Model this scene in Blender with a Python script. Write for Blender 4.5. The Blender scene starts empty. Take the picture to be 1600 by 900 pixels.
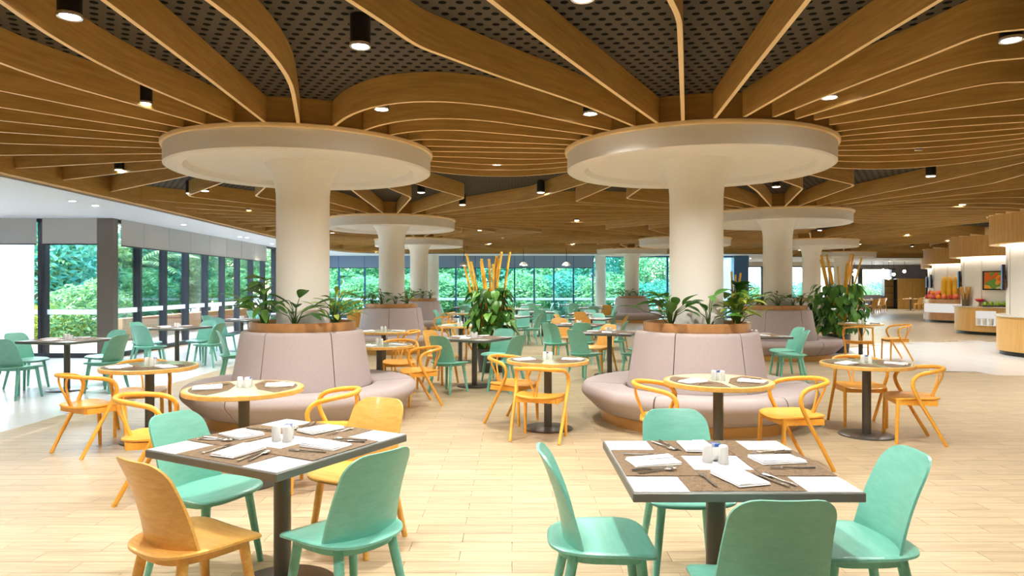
import bpy, bmesh, math, random
from mathutils import Vector, Matrix, noise
random.seed(7)
PI = math.pi
scn = bpy.context.scene
COL = scn.collection
# ------------------------------------------------------------------ camera, world, exposure
H = 1.545; F = 1087.0; CX = 800.0; CY = 447.0
cam_d = bpy.data.cameras.new('camera'); cam = bpy.data.objects.new('camera', cam_d); COL.objects.link(cam)
cam.location = (0, 0, H); cam.rotation_euler = (PI/2, 0, 0)
cam_d.sensor_width = 36; cam_d.lens = 36*F/1600; cam_d.shift_y = -(450-CY)/1600; cam_d.clip_start = 0.05; cam_d.clip_end = 300
scn.camera = cam
vs = scn.view_settings
vs.view_transform = 'Standard'; vs.look = 'None'; vs.gamma = 1; vs.use_curve_mapping = False; vs.exposure = 1.22
w = bpy.data.worlds.new('world'); scn.world = w; w.use_nodes = True
nt = w.node_tree; nt.nodes.clear()
wo = nt.nodes.new('ShaderNodeOutputWorld'); bg = nt.nodes.new('ShaderNodeBackground'); sky = nt.nodes.new('ShaderNodeTexSky')
sky.sky_type = 'NISHITA'; sky.sun_disc = False; sky.sun_elevation = math.radians(48); sky.sun_rotation = math.radians(-35)
sky.air_density = 1.2; sky.dust_density = 1.5; sky.ozone_density = 1.0
bg.inputs['Strength'].default_value = 1.0
nt.links.new(sky.outputs[0], bg.inputs[0]); nt.links.new(bg.outputs[0], wo.inputs[0])
sun_d = bpy.data.lights.new('sun', 'SUN'); sun_d.energy = 5.0; sun_d.angle = 0.02; sun_d.color = (1, .95, .86)
sun = bpy.data.objects.new('sun', sun_d); COL.objects.link(sun); sun.rotation_euler = (math.radians(32), 0, math.radians(-62))
LAMP_W = 118.0; LAMP_COL = (1.0, 0.94, 0.86)
cy = scn.cycles
cy.use_denoising = True; cy.max_bounces = 8; cy.diffuse_bounces = 5; cy.glossy_bounces = 3; cy.transmission_bounces = 4
cy.transparent_max_bounces = 10; cy.sample_clamp_indirect = 4.0; cy.caustics_reflective = False; cy.caustics_refractive = False

def FP(x, y, z=0.0):
    Y = F*(H-z)/(y-CY); return ((x-CX)/F*Y, Y)

# ------------------------------------------------------------------ materials
def srgb(r, g, b):
    f = lambda c: (c/255/12.92 if c/255 <= .04045 else ((c/255+.055)/1.055)**2.4)
    return (f(r), f(g), f(b), 1)
def newmat(name):
    m = bpy.data.materials.new(name); m.use_nodes = True
    t = m.node_tree; return m, t, t.nodes['Principled BSDF']
def plain(name, c, rough=.5, metal=0, spec=.5, noise_amt=.06, scale=6, bump=0, bscale=200, emit=None, estr=0, coat=0):
    m, t, b = newmat(name)
    b.inputs['Roughness'].default_value = rough; b.inputs['Metallic'].default_value = metal
    b.inputs['Specular IOR Level'].default_value = spec; b.inputs['Coat Weight'].default_value = coat
    tc = t.nodes.new('ShaderNodeTexCoord')
    n = t.nodes.new('ShaderNodeTexNoise'); n.inputs['Scale'].default_value = scale; n.inputs['Detail'].default_value = 4
    t.links.new(tc.outputs['Object'], n.inputs['Vector'])
    mx = t.nodes.new('ShaderNodeMix'); mx.data_type = 'RGBA'
    mx.inputs['A'].default_value = tuple(v*(1-noise_amt) for v in c[:3])+(1,); mx.inputs['B'].default_value = tuple(min(1, v*(1+noise_amt)) for v in c[:3])+(1,)
    t.links.new(n.outputs['Fac'], mx.inputs['Factor']); t.links.new(mx.outputs['Result'], b.inputs['Base Color'])
    if bump:
        n2 = t.nodes.new('ShaderNodeTexNoise'); n2.inputs['Scale'].default_value = bscale
        t.links.new(tc.outputs['Object'], n2.inputs['Vector'])
        bp = t.nodes.new('ShaderNodeBump'); bp.inputs['Strength'].default_value = bump; bp.inputs['Distance'].default_value = .004
        t.links.new(n2.outputs['Fac'], bp.inputs['Height']); t.links.new(bp.outputs['Normal'], b.inputs['Normal'])
    if emit: b.inputs['Emission Color'].default_value = emit; b.inputs['Emission Strength'].default_value = estr
    return m
def wood(name, c1, c2, scale=(1, 1, 1), nscale=4, rough=.4, per=0.0, spec=.5, coat=0):
    """Grain along local X unless the scale says otherwise; per varies tone by piece."""
    m, t, b = newmat(name); b.inputs['Roughness'].default_value = rough; b.inputs['Specular IOR Level'].default_value = spec
    b.inputs['Coat Weight'].default_value = coat; b.inputs['Coat Roughness'].default_value = .12
    tc = t.nodes.new('ShaderNodeTexCoord'); mp = t.nodes.new('ShaderNodeMapping'); mp.inputs['Scale'].default_value = scale
    n = t.nodes.new('ShaderNodeTexNoise'); n.inputs['Scale'].default_value = nscale; n.inputs['Detail'].default_value = 6; n.inputs['Roughness'].default_value = .65
    t.links.new(tc.outputs['Object'], mp.inputs['Vector'])
    cr = t.nodes.new('ShaderNodeValToRGB'); cr.color_ramp.elements[0].position = .3; cr.color_ramp.elements[1].position = .7
    cr.color_ramp.elements[0].color = c1; cr.color_ramp.elements[1].color = c2
    t.links.new(n.outputs['Fac'], cr.inputs['Fac'])
    out = cr.outputs['Color']
    if per:
        oi = t.nodes.new('ShaderNodeObjectInfo'); ge = t.nodes.new('ShaderNodeNewGeometry')
        ad = t.nodes.new('ShaderNodeMath'); ad.operation = 'ADD'; fr = t.nodes.new('ShaderNodeMath'); fr.operation = 'FRACT'
        t.links.new(oi.outputs['Random'], ad.inputs[0]); t.links.new(ge.outputs['Random Per Island'], ad.inputs[1]); t.links.new(ad.outputs[0], fr.inputs[0])
        # shift the grain from piece to piece
        cb = t.nodes.new('ShaderNodeCombineXYZ'); ml = t.nodes.new('ShaderNodeMath'); ml.operation = 'MULTIPLY'; ml.inputs[1].default_value = 37
        t.links.new(fr.outputs[0], ml.inputs[0])
        for k in range(3): t.links.new(ml.outputs[0], cb.inputs[k])
        va = t.nodes.new('ShaderNodeVectorMath'); va.operation = 'ADD'
        t.links.new(mp.outputs[0], va.inputs[0]); t.links.new(cb.outputs[0], va.inputs[1]); t.links.new(va.outputs[0], n.inputs['Vector'])
        mr = t.nodes.new('ShaderNodeMapRange'); mr.inputs['To Min'].default_value = 1-per; mr.inputs['To Max'].default_value = 1+per
        t.links.new(fr.outputs[0], mr.inputs['Value'])
        hs = t.nodes.new('ShaderNodeHueSaturation'); t.links.new(mr.outputs[0], hs.inputs['Value']); t.links.new(out, hs.inputs['Color']); out = hs.outputs['Color']
    else:
        t.links.new(mp.outputs[0], n.inputs['Vector'])
    t.links.new(out, b.inputs['Base Color'])
    return m
def leafmat(name, c1, c2, rough=.4, trans=.15):
    m, t, b = newmat(name); b.inputs['Roughness'].default_value = rough
    ge = t.nodes.new('ShaderNodeNewGeometry'); oi = t.nodes.new('ShaderNodeObjectInfo')
    ad = t.nodes.new('ShaderNodeMath'); ad.operation = 'ADD'; fr = t.nodes.new('ShaderNodeMath'); fr.operation = 'FRACT'
    t.links.new(oi.outputs['Random'], ad.inputs[0]); t.links.new(ge.outputs['Random Per Island'], ad.inputs[1]); t.links.new(ad.outputs[0], fr.inputs[0])
    mx = t.nodes.new('ShaderNodeMix'); mx.data_type = 'RGBA'; mx.inputs['A'].default_value = c1; mx.inputs['B'].default_value = c2
    t.links.new(fr.outputs[0], mx.inputs['Factor']); t.links.new(mx.outputs['Result'], b.inputs['Base Color'])
    if trans:
        tr = t.nodes.new('ShaderNodeBsdfTranslucent'); ms = t.nodes.new('ShaderNodeMixShader'); ms.inputs[0].default_value = trans
        t.links.new(mx.outputs['Result'], tr.inputs[0]); t.links.new(b.outputs[0], ms.inputs[1]); t.links.new(tr.outputs[0], ms.inputs[2])
        t.links.new(ms.outputs[0], t.nodes['Material Output'].inputs[0])
    return m
def glassmat(name, tint, refl=.06):
    m, t, b = newmat(name); t.nodes.remove(b)
    tr = t.nodes.new('ShaderNodeBsdfTransparent'); tr.inputs[0].default_value = tint
    gl = t.nodes.new('ShaderNodeBsdfGlossy'); gl.inputs['Roughness'].default_value = .02
    fz = t.nodes.new('ShaderNodeFresnel'); fz.inputs[0].default_value = 1.35
    mu = t.nodes.new('ShaderNodeMath'); mu.operation = 'MULTIPLY'; mu.inputs[1].default_value = refl*10; mu.use_clamp = True
    ms = t.nodes.new('ShaderNodeMixShader'); t.links.new(fz.outputs[0], mu.inputs[0]); t.links.new(mu.outputs[0], ms.inputs[0])
    t.links.new(tr.outputs[0], ms.inputs[1]); t.links.new(gl.outputs[0], ms.inputs[2]); t.links.new(ms.outputs[0], t.nodes['Material Output'].inputs[0])
    return m
def emitmat(name, c, s):
    m, t, b = newmat(name); t.nodes.remove(b); e = t.nodes.new('ShaderNodeEmission'); e.inputs[0].default_value = c; e.inputs[1].default_value = s
    t.links.new(e.outputs[0], t.nodes['Material Output'].inputs[0]); return m
def perfmat():
    """Dark painted ceiling sheet with rows of round perforations."""
    m, t, b = newmat('perforated_sheet'); b.inputs['Roughness'].default_value = .8; b.inputs['Specular IOR Level'].default_value = .08
    tc = t.nodes.new('ShaderNodeTexCoord'); sp = t.nodes.new('ShaderNodeSeparateXYZ'); t.links.new(tc.outputs['Object'], sp.inputs[0])
    def M(op, a, b_=None, c=None):
        n = t.nodes.new('ShaderNodeMath'); n.operation = op
        for i, v in enumerate((a, b_, c)):
            if v is None: continue
            if isinstance(v, (int, float)): n.inputs[i].default_value = v
            else: t.links.new(v, n.inputs[i])
        return n.outputs[0]
    px, py = .113, .095
    row = M('DIVIDE', sp.outputs[1], py); ri = M('FLOOR', row); fy = M('SUBTRACT', M('SUBTRACT', row, ri), .5)
    off = M('MULTIPLY', M('MODULO', M('ABSOLUTE', ri), 2.0), .5)
    cxx = M('ADD', M('DIVIDE', sp.outputs[0], px), off); fx = M('SUBTRACT', M('SUBTRACT', cxx, M('FLOOR', cxx)), .5)
    dx = M('MULTIPLY', fx, px); dy = M('MULTIPLY', fy, py)
    d = M('SQRT', M('ADD', M('MULTIPLY', dx, dx), M('MULTIPLY', dy, dy)))
    hole = M('LESS_THAN', d, .027)
    mx = t.nodes.new('ShaderNodeMix'); mx.data_type = 'RGBA'; mx.inputs['A'].default_value = srgb(86, 80, 72); mx.inputs['B'].default_value = (.003, .003, .003, 1)
    t.links.new(hole, mx.inputs['Factor']); t.links.new(mx.outputs['Result'], b.inputs['Base Color'])
    return m
def wovenmat():
    m, t, b = newmat('woven_mat'); b.inputs['Roughness'].default_value = .7
    tc = t.nodes.new('ShaderNodeTexCoord')
    outs = []
    for sc in ((30, 420, 1), (420, 30, 1)):
        mp = t.nodes.new('ShaderNodeMapping'); mp.inputs['Scale'].default_value = sc; n = t.nodes.new('ShaderNodeTexNoise'); n.inputs['Scale'].default_value = 1; n.inputs['Detail'].default_value = 2
        t.links.new(tc.outputs['Object'], mp.inputs[0]); t.links.new(mp.outputs[0], n.inputs['Vector']); outs.append(n.outputs['Fac'])
    ad = t.nodes.new('ShaderNodeMath'); ad.operation = 'ADD'; t.links.new(outs[0], ad.inputs[0]); t.links.new(outs[1], ad.inputs[1])
    mr = t.nodes.new('ShaderNodeMapRange'); mr.inputs['From Min'].default_value = .75; mr.inputs['From Max'].default_value = 1.25
    t.links.new(ad.outputs[0], mr.inputs['Value'])
    mx = t.nodes.new('ShaderNodeMix'); mx.data_type = 'RGBA'; mx.inputs['A'].default_value = srgb(62, 48, 32); mx.inputs['B'].default_value = srgb(142, 116, 84)
    t.links.new(mr.outputs[0], mx.inputs['Factor']); t.links.new(mx.outputs['Result'], b.inputs['Base Color'])
    return m
M = {}
M['plank'] = wood('floor_plank', srgb(166, 147, 117), srgb(200, 183, 152), (1.2, 14, 14), 2.2, .34, .09, .5)
M['grout'] = plain('floor_bed', srgb(172, 146, 112), .7)
M['tile'] = plain('pale_tile', srgb(222, 224, 226), .22, scale=2, noise_amt=.04)
M['rib'] = wood('rib_veneer', srgb(176, 134, 66), srgb(206, 164, 94), (1.6, 1.6, 22), 1.5, .45)
M['rib_edge'] = plain('rib_edge_veneer', srgb(244, 214, 160), .5)
M['rim_wood'] = wood('ring_veneer', srgb(164, 124, 64), srgb(188, 146, 82), (2, 2, 20), 2, .4)
M['perf'] = perfmat()
M['white'] = plain('white_plaster', srgb(240, 236, 228), .75, noise_amt=.01)
M['canopy'] = plain('canopy_plaster', srgb(250, 248, 243), .7, noise_amt=.01)
M['soffit'] = plain('soffit_paint', srgb(232, 238, 246), .55, noise_amt=.01)
M['fabric'] = plain('bench_fabric', srgb(184, 173, 172), .9, spec=.2, noise_amt=.1, scale=60, bump=.35, bscale=500)
M['piping'] = plain('bench_piping', srgb(118, 104, 104), .85)
M['copper'] = wood('copper_veneer', srgb(176, 126, 78), srgb(200, 150, 98), (1, 1, 1), 6, .3, coat=.3)
M['brass'] = plain('brass_plinth', srgb(206, 160, 96), .3, metal=.6)
M['soil'] = plain('soil', srgb(46, 34, 26), .95, noise_amt=.4, scale=40, bump=.6, bscale=90)
M['mint'] = wood('mint_stain', srgb(114, 186, 168), srgb(128, 200, 183), (3, 14, 14), 3, .36, coat=.15)
M['yellow'] = wood('yellow_ash', srgb(222, 164, 74), srgb(240, 192, 106), (3, 16, 16), 3, .36, coat=.15)
M['amber'] = wood('amber_beech', srgb(238, 166, 50), srgb(250, 190, 80), (8, 8, 8), 3, .34, coat=.2)
M['tgrey'] = plain('table_metal', srgb(104, 104, 98), .4, metal=.2)
M['tbase'] = plain('pedestal_metal', srgb(98, 94, 88), .35, metal=.5)
M['twhite'] = plain('table_laminate', srgb(222, 224, 228), .25, noise_amt=.01)
M['tglass'] = plain('table_glass', srgb(188, 196, 170), .06, noise_amt=.03)
M['twood'] = wood('table_edge', srgb(216, 164, 78), srgb(236, 192, 112), (6, 6, 6), 3, .3)
M['woven'] = wovenmat()
M['linen'] = plain('napkin_linen', srgb(244, 245, 250), .85, noise_amt=.02, scale=30, bump=.15, bscale=500)
M['china'] = plain('white_china', srgb(242, 242, 240), .12, noise_amt=.01, coat=.4)
M['steel'] = plain('steel', srgb(220, 218, 216), .22, metal=1)
M['blue'] = plain('sachet_blue', srgb(52, 96, 180), .5)
M['grey'] = plain('sachet_grey', srgb(206, 210, 224), .5)
M['dark'] = plain('black_can', srgb(22, 20, 19), .45)
M['chrome'] = plain('lamp_trim', srgb(220, 220, 220), .2, metal=.8)
M['lens'] = emitmat('lamp_lens', (1, .93, .82, 1), 30)
M['frame'] = plain('window_frame', srgb(54, 58, 66), .4, metal=.2)
M['post'] = plain('window_post', srgb(116, 108, 98), .45, metal=.3)
M['bluepost'] = plain('blue_post', srgb(58, 100, 148), .4)
M['blind_skylit'] = plain('roller_blind_skylit', srgb(132, 152, 180), .85, noise_amt=.03, scale=40)  # blue-grey of the sky light behind these blinds, put into their colour
M['glassb'] = glassmat('window_glass_blue', (.74, .95, 1, 1))
M['glass'] = glassmat('window_glass', (.93, .985, 1, 1))
M['frost'] = leafmat('frosted_band', srgb(244, 250, 252), srgb(240, 248, 250), .6, .6)
M['blind'] = plain('roller_blind', srgb(190, 187, 182), .85, noise_amt=.03, scale=40)
M['leaf'] = leafmat('leaf_green', srgb(50, 104, 36), srgb(110, 166, 64))
M['leafd'] = leafmat('leaf_dark', srgb(36, 84, 30), srgb(84, 146, 56))
M['leafy'] = leafmat('leaf_lime', srgb(92, 132, 36), srgb(176, 196, 84))
M['gard'] = leafmat('garden_leaf', srgb(62, 132, 88), srgb(178, 212, 140), .5, .35)
M['gard2'] = leafmat('garden_leaf_blue', srgb(40, 124, 104), srgb(120, 196, 164), .5, .35)
M['gard3'] = leafmat('garden_leaf_yellow', srgb(150, 180, 60), srgb(230, 226, 120), .5, .35)
M['stem'] = plain('stem', srgb(74, 110, 44), .5)
M['bark'] = plain('bark', srgb(128, 108, 84), .9, noise_amt=.3, scale=20)
M['bamboo'] = plain('bamboo', srgb(224, 176, 66), .4, noise_amt=.2, scale=14)
M['potblack'] = plain('pot_dark', srgb(60, 58, 56), .5)
M['paving'] = plain('garden_paving', srgb(226, 230, 232), .7, noise_amt=.05, scale=1)
M['water'] = plain('pool_water', srgb(40, 128, 196), .05, noise_amt=.1, scale=3)
M['terra'] = plain('terracotta_render', srgb(206, 150, 104), .8, noise_amt=.15, scale=8)
M['slat'] = wood('drum_veneer', srgb(208, 158, 88), srgb(230, 186, 114), (14, 14, .6), 2, .45)
M['stone'] = plain('counter_stone', srgb(226, 222, 216), .2)
M['lit'] = emitmat('lit_panel', (1, .95, .88, 1), .33)
M['cove'] = emitmat('cove_strip', (1, .95, .88, 1), 9.0)
M['screen'] = emitmat('screen_glow', (.30, .52, .72, 1), .25)
M['greywall'] = plain('grey_wall', srgb(132, 128, 136), .8)
M['seam'] = plain('panel_seam', srgb(190, 184, 178), .7)
M['cab'] = wood('cabinet_veneer', srgb(184, 136, 60), srgb(204, 158, 80), (10, 10, .8), 2, .45)

# ------------------------------------------------------------------ mesh helpers: a shape is (verts, faces)
def J(*ps):
    V, Fc = [], []
    for v, f in ps:
        b = len(V); V += v; Fc += [tuple(b+i for i in q) for q in f]
    return V, Fc
def box(sx, sy, sz, cx=0, cy=0, cz=0):
    v = [(cx+a*sx/2, cy+b*sy/2, cz+c*sz/2) for c in (-1, 1) for b in (-1, 1) for a in (-1, 1)]
    return v, [(0, 2, 3, 1), (4, 5, 7, 6), (0, 1, 5, 4), (2, 6, 7, 3), (0, 4, 6, 2), (1, 3, 7, 5)]
def bbox(sx, sy, sz, r=.004, seg=2, cx=0, cy=0, cz=0):
    bm = bmesh.new(); bmesh.ops.create_cube(bm, size=1)
    for v in bm.verts: v.co = (v.co.x*sx, v.co.y*sy, v.co.z*sz)
    bmesh.ops.bevel(bm, geom=bm.edges[:], offset=r, segments=seg, affect='EDGES', profile=.5)
    bm.verts.index_update()
    out = ([(v.co.x+cx, v.co.y+cy, v.co.z+cz) for v in bm.verts], [tuple(v.index for v in f.verts) for f in bm.faces]); bm.free(); return out
def lathe(prof, n=32, a0=0, a1=2*PI):
    full = abs(a1-a0-2*PI) < 1e-6; m = n if full else n+1
    V = [(r*math.cos(a0+(a1-a0)*i/n), r*math.sin(a0+(a1-a0)*i/n), z) for i in range(m) for r, z in prof]; k = len(prof)
    Fc = []
    for i in range(n):
        j = (i+1) % m
        for q in range(k-1):
            Fc.append((i*k+q, j*k+q, j*k+q+1, i*k+q+1))
    return V, Fc
def disc(r, z0, z1, n=32, cx=0, cy=0):
    V, Fc = lathe([(r, z0), (r, z1)], n); V = [(x+cx, y+cy, z) for x, y, z in V]
    Fc.append(tuple(2*i+1 for i in range(n))); Fc.append(tuple(2*i for i in reversed(range(n)))); return V, Fc
def tube(pts, rad, n=8, cap=True):
    P = [Vector(p) for p in pts]; R = rad if isinstance(rad, (list, tuple)) else [rad]*len(P)
    V, Fc = [], []; up = None
    for i, p in enumerate(P):
        t = (P[min(i+1, len(P)-1)]-P[max(i-1, 0)]).normalized()
        if up is None: up = Vector((0, 0, 1)) if abs(t.z) < .9 else Vector((0, 1, 0))
        s = t.cross(up).normalized(); up = s.cross(t).normalized()
        for k in range(n):
            a = 2*PI*k/n; V.append(tuple(p+(s*math.cos(a)+up*math.sin(a))*R[i]))
    for i in range(len(P)-1):
        for k in range(n): Fc.append((i*n+k, i*n+(k+1) % n, (i+1)*n+(k+1) % n, (i+1)*n+k))
    if cap: Fc.append(tuple(range(n-1, -1, -1))); Fc.append(tuple((len(P)-1)*n+k for k in range(n)))
    return V, Fc
def prism(out, z0, z1):
    n = len(out); V = [(x, y, z0) for x, y in out]+[(x, y, z1) for x, y in out]
    return V, [tuple(range(n-1, -1, -1)), tuple(range(n, 2*n))]+[(i, (i+1) % n, n+(i+1) % n, n+i) for i in range(n)]
def crom(P, k=8):
    P = [Vector(p) for p in P]; Q = [2*P[0]-P[1]]+P+[2*P[-1]-P[-2]]; out = []
    for i in range(1, len(Q)-2):
        a, b, c, d = Q[i-1:i+3]
        for s in range(k):
            t = s/k; out.append(.5*((2*b)+(c-a)*t+(2*a-5*b+4*c-d)*t*t+(3*b-a-3*c+d)*t**3))
    out.append(P[-1]); return out
def sphere(r, cx=0, cy=0, cz=0, n=12, m=8, sz=1):
    V, Fc = [(cx, cy, cz-r*sz)], []
    for i in range(1, m):
        a = -PI/2+PI*i/m
        for k in range(n): V.append((cx+r*math.cos(a)*math.cos(2*PI*k/n), cy+r*math.cos(a)*math.sin(2*PI*k/n), cz+r*sz*math.sin(a)))
    V.append((cx, cy, cz+r*sz)); t = len(V)-1
    for k in range(n):
        Fc.append((0, 1+(k+1) % n, 1+k)); Fc.append((t, 1+(m-2)*n+k, 1+(m-2)*n+(k+1) % n))
        for i in range(m-2): Fc.append((1+i*n+k, 1+i*n+(k+1) % n, 1+(i+1)*n+(k+1) % n, 1+(i+1)*n+k))
    return V, Fc
def xf(vf, loc=(0, 0, 0), rz=0, sc=1):
    c, s = math.cos(rz), math.sin(rz)
    return [((x*c-y*s)*sc+loc[0], (x*s+y*c)*sc+loc[1], z*sc+loc[2]) for x, y, z in vf[0]], vf[1]
def mk(name, vf, mats, smooth=False, midx=None, angle=40):
    me = bpy.data.meshes.new(name); me.from_pydata([tuple(v) for v in vf[0]], [], vf[1])
    for m in (mats if isinstance(mats, (list, tuple)) else [mats]): me.materials.append(M[m] if isinstance(m, str) else m)
    if midx: me.polygons.foreach_set('material_index', midx)
    if smooth:
        me.polygons.foreach_set('use_smooth', [True]*len(me.polygons))
        if angle < 180: me.set_sharp_from_angle(angle=math.radians(angle))
    me.update(); return me
def ob(name, me, parent=None, loc=(0, 0, 0), rz=0, sc=None, rot=None):
    o = bpy.data.objects.new(name, me); COL.objects.link(o)
    if parent: o.parent = parent
    o.location = loc; o.rotation_euler = rot if rot else (0, 0, rz)
    if sc: o.scale = sc if isinstance(sc, (tuple, list)) else (sc, sc, sc)
    return o
def tag(o, label, cat, group=None):
    o['label'] = label; o['category'] = cat
    if group: o['group'] = group
    return o
def root(name, label, cat, loc=(0, 0, 0), rz=0, group=None):
    return tag(ob(name, None, None, loc, rz), label, cat, group)
def struct(name, vf, mats, parent=None, smooth=False, loc=(0, 0, 0), midx=None, rz=0):
    o = ob(name, mk(name, vf, mats, smooth, midx), parent, loc, rz)
    if not parent: o['kind'] = 'structure'
    return o
def facing(fx, fy): return math.atan2(-fx, fy)

# ------------------------------------------------------------------ floor: boards and pale tiles over a bed
def inpoly(x, y, P):
    c = False; j = len(P)-1
    for i in range(len(P)):
        (xi, yi), (xj, yj) = P[i], P[j]
        if (yi > y) != (yj > y) and x < (xj-xi)*(y-yi)/(yj-yi)+xi: c = not c
        j = i
    return c
LEFTT = [(-12.0, 15.0), (-12, 4.0), (-6.6, 6.0), (-5.6, 7.3), (-5.35, 8.5), (-5.5, 12), (-5.8, 20), (-6.3, 26), (-7.0, 33.3), (-9.0, 33.3), (-8.9, 25), (-8.6, 15.1)]
RIGHTT = [(6.4, 15.4), (7.0, 13.6), (8.4, 12.2), (11.4, 10.6), (16, 9.5), (16.5, 19), (12.6, 19.6), (9.6, 18.2), (7.2, 16.8)]
floor = struct('floor', box(48, 62, .1, 6, 22, -.062), 'grout')
PW, PL, G = .15, .6, .0015
pk = mk('plank', box(PL-2*G, PW-2*G, .012, 0, 0, -.006), 'plank')
cand = []; rest = []
for r in range(-10, 320):
    y = (r+.5)*PW
    if y > 47.5: break
    xmax = 13 if y < 12 else 20
    for c in range(-24, 45):
        x = (c+.5*(r % 2))*PL
        if x < -9.3 or x > xmax+y*.25: continue
        if x < -8.7 and y > 15: continue
        if y > 33.4 and x < 12: continue
        if inpoly(x, y, LEFTT) or inpoly(x, y, RIGHTT): continue
        vis = y > 2.3 and abs(x) < y*.76+.4
        if vis and y < 12: cand.append((y, x))
        else: rest.append((x, y))
cand.sort()
for i, (y, x) in enumerate(cand):
    if i < 290: ob('plank', pk, floor, (x, y, 0))
    else: rest.append((x, y))
V, Fc = [], []
for x, y in rest:
    b = len(V); v, f = box(PL-2*G, PW-2*G, .012, x, y, -.006); V += v; Fc += [tuple(b+i for i in q) for q in f[1:]]
o = ob('planks', mk('planks', (V, Fc), 'plank'), floor); o['kind'] = 'stuff'
tm = mk('tile', box(.597, .597, .012, 0, 0, -.006), 'tile'); nt_ = 0; rest = []
for P in (RIGHTT, LEFTT):
    for i in range(-22, 32):
        for k in range(3, 56):
            x, y = (i+.5)*.6, (k+.5)*.6
            if not inpoly(x, y, P): continue
            if nt_ < 285 and y < 17 and abs(x) < y*.76: ob('tile', tm, floor, (x, y, .0005)); nt_ += 1
            else: rest.append(box(.597, .597, .012, x, y, -.0055))
o = ob('tiles', mk('tiles', J(*rest), 'tile'), floor); o['kind'] = 'stuff'

# ------------------------------------------------------------------ ceiling: perforated sheet, soffit, fascia, ribs between column rings
ZR0, ZC = 3.134, 3.385
FASC = [(-6.72, -5), (-6.72, 8), (-6.78, 11.5), (-6.86, 14.7), (-7.2, 21.7), (-7.35, 27), (-7.2, 29.4), (-6.2, 31.0), (-3, 31.4), (12, 31.8), (14.0, 34.6), (28, 37.5)]
fp = crom([(x, y, 0) for x, y in FASC], 5)
ceil = struct('ceiling', prism([(p.x-.02, p.y) for p in fp]+[(32, 37.5), (32, -5.1), (-6.7, -5.1)], ZC, ZC+.06), 'perf')
def band(path, z0, z1, t):
    V, Fc, mi = [], [], []
    n = len(path)
    for i, p in enumerate(path):
        a = path[max(i-1, 0)]; b = path[min(i+1, n-1)]
        dx, dy = b[0]-a[0], b[1]-a[1]; l = math.hypot(dx, dy) or 1; nx, ny = -dy/l*t/2, dx/l*t/2
        V += [(p[0]+nx, p[1]+ny, z0), (p[0]-nx, p[1]-ny, z0), (p[0]-nx, p[1]-ny, z1), (p[0]+nx, p[1]+ny, z1)]
    for i in range(n-1):
        a, b = 4*i, 4*i+4
        Fc += [(a, b, b+1, a+1), (a+1, b+1, b+2, a+2), (a+3, a+2, b+2, b+3), (a, a+3, b+3, b)]; mi += [1, 0, 0, 0]
    Fc += [(0, 1, 2, 3), (4*n-1, 4*n-2, 4*n-3, 4*n-4)]; mi += [0, 0]
    return (V, Fc), mi
vf, mi = band([(p.x, p.y) for p in fp], 3.04, ZC, .05); struct('fascia', vf, ['rib', 'rim_wood'], ceil, True, midx=mi)
SOF = 3.0
sp_ = [(p.x-.06, p.y+.02) for p in fp]
outer = [(32, 37.5), (32, 49), (10.8, 49), (10.8, 34.0), (-9.75, 34.0), (-9.3, 15.4), (-12.6, 15.3), (-12.6, -5.1)]
n = len(sp_)
soff = struct('trim_1', prism(sp_+outer, SOF, SOF+.05), 'soffit')
vf, mi = band(sp_, SOF, 3.05, .03); struct('shadow_gap', vf, ['greywall', 'greywall'], soff, midx=mi)

RC = 1.51
COLS = {'a': (-2.48, 8.26, RC), 'b': (2.15, 8.12, RC), 'v1': (-2.2, 1.1, RC), 'v2': (2.2, 1.0, RC), 'v3': (6.72, 6.24, RC),
        'c': (-2.88, 16.66, RC), 'e': (5.83, 15.27, RC), 'd': (-3.2, 23.96, RC), 'f': (10.5, 24.4, RC), 'g': (5.8, 23.4, RC), 'h': (5.2, 30.2, RC),
        'i': (15.6, 33, RC), 'd1': (12.43, 15.3, 1.62), 'd2': (16.1, 22.6, 1.62), 'd3': (19.6, 30.0, 1.62)}
keys = list(COLS)
ANG = {k: [-87+12*i for i in range(30)] for k in keys}
ANG['b'] = [-89+10*i for i in range(36)]
for k in ('f', 'i', 'd1', 'd2', 'd3', 'h', 'd'): ANG[k] = [-84+15*i for i in range(24)]
SMOOTH = {('a', 'b'), ('b', 'v3')}
def corner(P0, P, P3, s):
    P0, P, P3 = Vector(P0), Vector(P), Vector(P3)
    l0, l1 = (P-P0).length, (P3-P).length
    d = min(s if s > 0 else 99, l0*.92, l1*.92) if s > 0 else min(l0, l1)*.9
    a = P+(P0-P).normalized()*d; b = P+(P3-P).normalized()*d
    out = [P0]
    m = 14 if s < 0 else 8
    for i in range(m+1):
        t = i/m; out.append(a*(1-t)**2+P*2*t*(1-t)+b*t*t)
    out.append(P3); return [(p.x, p.y) for p in out]
ribs = []
skip_b = {-99, -89, -79, -69, -59, -49, -109, -119, -129, -139, -149, -159, -169, -179, 171, 161, 151, 141, 131, 121, 231, 221, 211, 201, 191, 181, 241, 251}
def ringpt(k, a, ex=0):
    x, y, r = COLS[k]; a = math.radians(a); return (x+(r+ex)*math.cos(a), y+(r+ex)*math.sin(a)), (math.cos(a), math.sin(a))
def link(k1, a1, k2, a2, s):
    p, u = ringpt(k1, a1); q, v_ = ringpt(k2, a2)
    det = u[0]*(-v_[1])+v_[0]*u[1]
    P = None
    if abs(det) > .02:
        dx, dy = q[0]-p[0], q[1]-p[1]
        t = (dx*(-v_[1])+v_[0]*dy)/det; tt = (u[0]*dy-u[1]*dx)/det
        if t > .1 and tt > .1: P = (p[0]+u[0]*t, p[1]+u[1]*t)
    ribs.append(corner(p, P, q, s) if P else [p, ((p[0]+q[0])/2, (p[1]+q[1])/2), q])
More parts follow.
